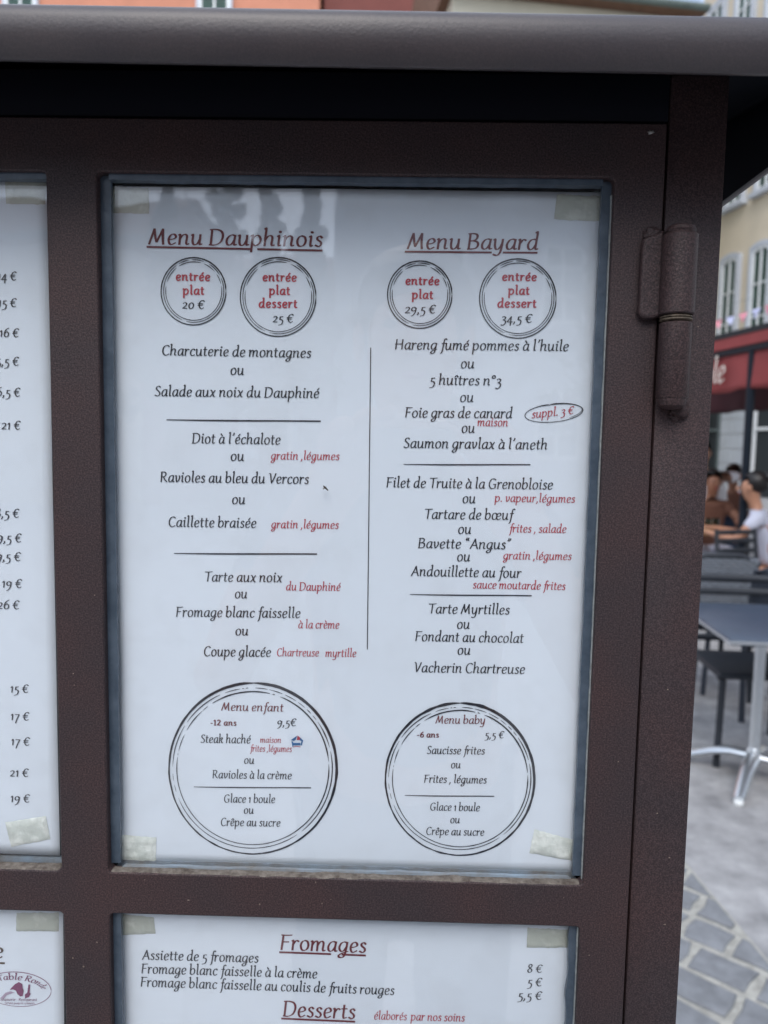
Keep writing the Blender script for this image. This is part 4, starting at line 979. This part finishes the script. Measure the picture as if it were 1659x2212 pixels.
# bunting across the street
bn = empty('bunting', (0, 0, 0), label='string of pink and lavender pennants strung before the arched windows', cat='bunting')
p0, p1 = atY(1380, 722, 15), atY(1720, 637, 12.5)
def bw(t): v = p0.lerp(p1, t); v.z -= .10*4*t*(1-t); return v
bm = bmesh.new(); tube(bm, [bw(i/30) for i in range(31)], .004, 5); from_bm('cord', bm, M['lint'], bn)
bm = bmesh.new(); tube(bm, [bw(i/30)+Vector((0, 0, .22)) for i in range(31)], .003, 5); from_bm('wire', bm, M['zinc'], bn)
for i in range(13):
    t = .03+i*.075; v = bw(t); dv = (bw(t+.01)-bw(t)).normalized(); m_ = M['pink'] if i % 2 else M['lav']
    bm = bmesh.new(); g = []
    for j in range(5):
        hw = .085*(1-j/4.3)
        g.append([bm.verts.new(v+dv*hw*k+Vector((0, .02*math.sin(j+i), -.042*j))) for k in (-1, -.3, .3, 1)])
    for a, b in zip(g, g[1:]):
        for k in range(3): bm.faces.new((a[k], a[k+1], b[k+1], b[k]))
    o = from_bm('pennant', bm, m_, bn); md = o.modifiers.new('t', 'SOLIDIFY'); md.thickness = .002

# ------------------------------------------------------------------ diners
def skin_mesh(name, verts, edges, mt, parent, root=0, sub=1):
    me = bpy.data.meshes.new(name); me.from_pydata([v[0] for v in verts], edges, [])
    o = link(name, me, mt, parent)
    md = o.modifiers.new('skin', 'SKIN'); md.use_smooth_shade = True
    for i, v in enumerate(verts):
        sv = me.skin_vertices[0].data[i]; r_ = v[1]; sv.radius = r_ if isinstance(r_, tuple) else (r_, r_); sv.use_root = (i == root)
    s_ = o.modifiers.new('sub', 'SUBSURF'); s_.levels = s_.render_levels = sub+1 if sub < 2 else sub
    return o
def person(loc, rz, label, lean, knees, ankles, hands, elbows, pel=.52, top='shirt', bottom='denim', skin='skin', hair='hair', bun=False, standing=False, hairlen=.0):
    e = empty('person', loc, rz, label=label, cat='person')
    V_, E_ = [], []
    def v(p, r_): V_.append((p, r_)); return len(V_)-1
    def c_(*ids):
        for a, b in zip(ids, ids[1:]): E_.append((a, b))
    lx_, ly_ = lean
    pe = v((0, 0, pel), (.15, .11)); wa = v((lx_*.3, ly_*.3, pel+.2), (.125, .095)); ch = v((lx_*.75, ly_*.75, pel+.4), (.155, .11))
    nb = v((lx_, ly_, pel+.52), (.065, .06)); nk = v((lx_*1.08, ly_*1.15, pel+.59), .05)
    hd0 = v((lx_*1.1, ly_*1.25+.01, pel+.64), (.062, .07)); hd = v((lx_*1.12, ly_*1.3+.02, pel+.71), (.075, .09)); hd2 = v((lx_*1.12, ly_*1.3+.01, pel+.79), (.06, .075))
    c_(pe, wa, ch, nb, nk, hd0, hd, hd2)
    for s_ in (0, 1):
        sg = -1 if s_ == 0 else 1
        hp = v((sg*.09, .02, pel-.03), .085); kn = v(knees[s_], .058); mc = v(tuple(Vector(knees[s_]).lerp(Vector(ankles[s_]), .35)), .052); an = v(ankles[s_], .035)
        a3 = ankles[s_]; toe = v((a3[0], a3[1]+.15, .03), .03); c_(pe, hp, kn, mc, an, toe)
        sh = v((lx_*.9+sg*.165, ly_*.9, pel+.47), .055); el = v(elbows[s_], .04); wr = v(hands[s_], .025)
        c_(ch, sh, el, wr)
        d = (Vector(hands[s_])-Vector(elbows[s_])).normalized(); side = d.cross(Vector((0, 0, 1))).normalized()
        pa = v(tuple(Vector(hands[s_])+d*.05), (.03, .016)); c_(wr, pa)
        for k, L_ in enumerate((.07, .08, .075, .06)):
            b0 = Vector(hands[s_])+d*.085+side*(.03-.02*k); f1 = v(tuple(b0), .009); f2 = v(tuple(b0+d*L_*.6-Vector((0, 0, .012))), .008); f3 = v(tuple(b0+d*L_-Vector((0, 0, .03))), .007); c_(pa, f1, f2, f3)
        th = v(tuple(Vector(hands[s_])+d*.04+side*.045*-sg), .010); th2 = v(tuple(Vector(hands[s_])+d*.08+side*.055*-sg), .008); c_(wr, th, th2)
    skin_mesh('body', V_, E_, M[skin], e, 0, 1)
    # shirt
    V2, E2 = [], []
    pts = [((0, 0, pel+.02), (.165, .125)), ((lx_*.3, ly_*.3, pel+.2), (.142, .11)), ((lx_*.75, ly_*.75, pel+.4), (.17, .125)), ((lx_*.98, ly_*.98, pel+.49), (.085, .08))]
    V2 += pts; E2 += [(0, 1), (1, 2), (2, 3)]
    for s_ in (0, 1):
        sg = -1 if s_ == 0 else 1
        shp = Vector((lx_*.9+sg*.165, ly_*.9, pel+.47)); el = Vector(elbows[s_]); n0 = len(V2)
        V2 += [(tuple(shp), .068), (tuple(shp.lerp(el, .55 if top != 'shirt' else .95)), .056)]; E2 += [(2, n0), (n0, n0+1)]
    skin_mesh('top', V2, E2, M[top], e)
    V3, E3 = [((0, 0, pel), (.16, .12))], []
    for s_ in (0, 1):
        sg = -1 if s_ == 0 else 1; n0 = len(V3)
        V3 += [((sg*.09, .02, pel-.03), .097), (knees[s_], .07), (tuple(Vector(knees[s_]).lerp(Vector(ankles[s_]), .9)), .055)]; E3 += [(0, n0), (n0, n0+1), (n0+1, n0+2)]
    skin_mesh('trousers', V3, E3, M[bottom], e)
    hc = Vector((lx_*1.12, ly_*1.3-.012, pel+.765))
    bm = bmesh.new(); bmesh.ops.create_icosphere(bm, subdivisions=3, radius=1)
    for q_ in bm.verts:
        f = 1+.06*noise.noise(q_.co*4); q_.co = Vector((q_.co.x*.092*f, (q_.co.y*.108-.012)*f, q_.co.z*.10*f-(hairlen if q_.co.z < -.2 and q_.co.y < .3 else 0))) + hc
    bmesh.ops.delete(bm, geom=[q_ for q_ in bm.verts if q_.co.y > hc.y+.06 and q_.co.z < hc.z+.03], context='VERTS')
    from_bm('hair', bm, M[hair], e, 80)
    if bun: blob('hair_bun', (hc.x, hc.y-.11, hc.z+.05), (.055, .055, .05), M[hair], e, 4, .2, 3)
    # face: eyes, nose, mouth and ears
    fc = Vector((lx_*1.12, ly_*1.3+.02, pel+.71))
    blob('nose', (fc.x, fc.y+.098, fc.z-.005), (.011, .018, .02), M[skin], e, 1, .1, 2)
    for sg in (-1, 1):
        blob('eye', (fc.x+sg*.03, fc.y+.083, fc.z+.022), (.011, .008, .007), M['hair'], e, 2, .1, 1); blob('ear', (fc.x+sg*.078, fc.y, fc.z+.005), (.01, .018, .03), M[skin], e, 3, .2, 2)
    blob('mouth', (fc.x, fc.y+.086, fc.z-.045), (.02, .008, .006), M['red'], e, 5, .1, 1)
    return e
dtx, dty = atY(1545, 1128, 6.9).x-.25, 6.9
dt = empty('dining_table', (dtx, dty, 0), R(8), label='wooden-topped café table the diners sit at, behind the awning post', cat='table')
bm = bmesh.new(); box(bm, -.38, .38, -.35, .35, .72, .75, .006); from_bm('tabletop', bm, M['wood'], dt, 35)
bm = bmesh.new(); lathe(bm, [(.22, 0), (.22, .015), (.03, .04), (.025, .7), (.05, .715)], (0, 0, .001), 24); from_bm('pedestal', bm, M['navy'], dt, 40)
seat = dict(knees=[(-.12, .42, .5), (.12, .42, .5)], ankles=[(-.12, .44, .07), (.12, .44, .07)])
# waiter standing beyond the table, reaching across
wx = atY(1556, 1015, 7.75).x
person((wx, 7.75, 0), R(180), 'waiter in a white shirt leaning in beyond the wooden table, one arm out', (.24, .12), [(-.1, .16, .46), (.1, .16, .46)], [(-.1, 0, .08), (.1, -.02, .08)], [(-.36, .2, 1.25), (.5, .35, 1.0)], [(-.17, .16, 1.23), (.45, .14, 1.0)], pel=.76, top='shirt', bottom='denim', standing=True)
bx = atY(1546, 1056, 7.35)
person((bx.x, 7.55, 0), R(175), 'diner in brown with black hair seated behind the wooden table', (0, .12), **seat, hands=[(-.2, .42, .80), (.18, .45, .80)], elbows=[(-.28, .22, .78), (.28, .24, .78)], pel=.46, top='brownsh', bottom='lilac', skin='skin2')
cx_ = atY(1586, 1034, 8.4)
person((cx_.x, 8.4, 0), R(150), 'far diner with dark hair seated half behind the awning post', (0, .08), **seat, hands=[(-.2, .4, .80), (.2, .4, .80)], elbows=[(-.27, .2, .8), (.27, .2, .8)], pel=.50, top='brownsh', bottom='denim', skin='skin2', hair='hairb')
dx_ = atY(1650, 1042, 6.1)
person((dx_.x+.14, 6.1, 0), R(62), 'bare-armed diner in a pale lilac top with black hair up, seated right of the post', (0, .16), [(-.12, .40, .5), (.12, .42, .5)], [(-.12, .38, .07), (.12, .42, .07)], [(-.16, .50, .78), (.14, .52, .80)], [(-.26, .30, .74), (.26, .28, .76)], pel=.47, top='lilac', bottom='skin', skin='skin', bun=True)
chair((dx_.x+.18, 6.0, 0), R(62+180), 'dark chair under the bare-armed diner', 'slat')
chair((bx.x, 7.75, 0), R(355), 'dark chair under the diner in brown', 'slat')
chair((cx_.x+.03, 8.55, 0), R(330), 'dark chair under the far diner', 'slat')
for i, (px, py) in enumerate(((1530, 1122), (1552, 1120))):
    v = atY(px, py, 6.85); bm = bmesh.new(); lathe(bm, [(.025, 0), (.032, .02), (.034, .10), (.030, .101), (.026, .01)], (v.x, 6.85+.05*i, .7505), 16); from_bm('drinking_glass', bm, M['pane'], None, 40, label=('short glass at the left of the wooden café table', 'short glass at the right edge of the wooden café table')[i], cat='glass')

# ------------------------------------------------------------------ the person taking the picture: out of view, added to block low front light on the case
pg = person((.02, -.80, 0), 0, 'unseen person in dark clothes holding up a phone, added to block front light', (0, .02), [(-.1, .03, .5), (.1, .03, .5)], [(-.11, 0, .08), (.11, 0, .08)], [(-.10, .385, 1.44), (.10, .385, 1.44)], [(-.25, .20, 1.18), (.25, .20, 1.18)], pel=.93, top='charcoal', bottom='denim')
ph = empty('phone', (.012, -.322, 1.442), label='unseen black phone held up by the added person', cat='phone')
bm = bmesh.new(); box(bm, -.036, .036, -.004, .004, -.072, .072, .0035, 3); from_bm('added_phone_body', bm, M['black'], ph, 40)
bm = bmesh.new(); box(bm, -.034, .034, -.0045, -.0041, -.069, .069); from_bm('added_phone_screen', bm, M['charcoal'], ph)
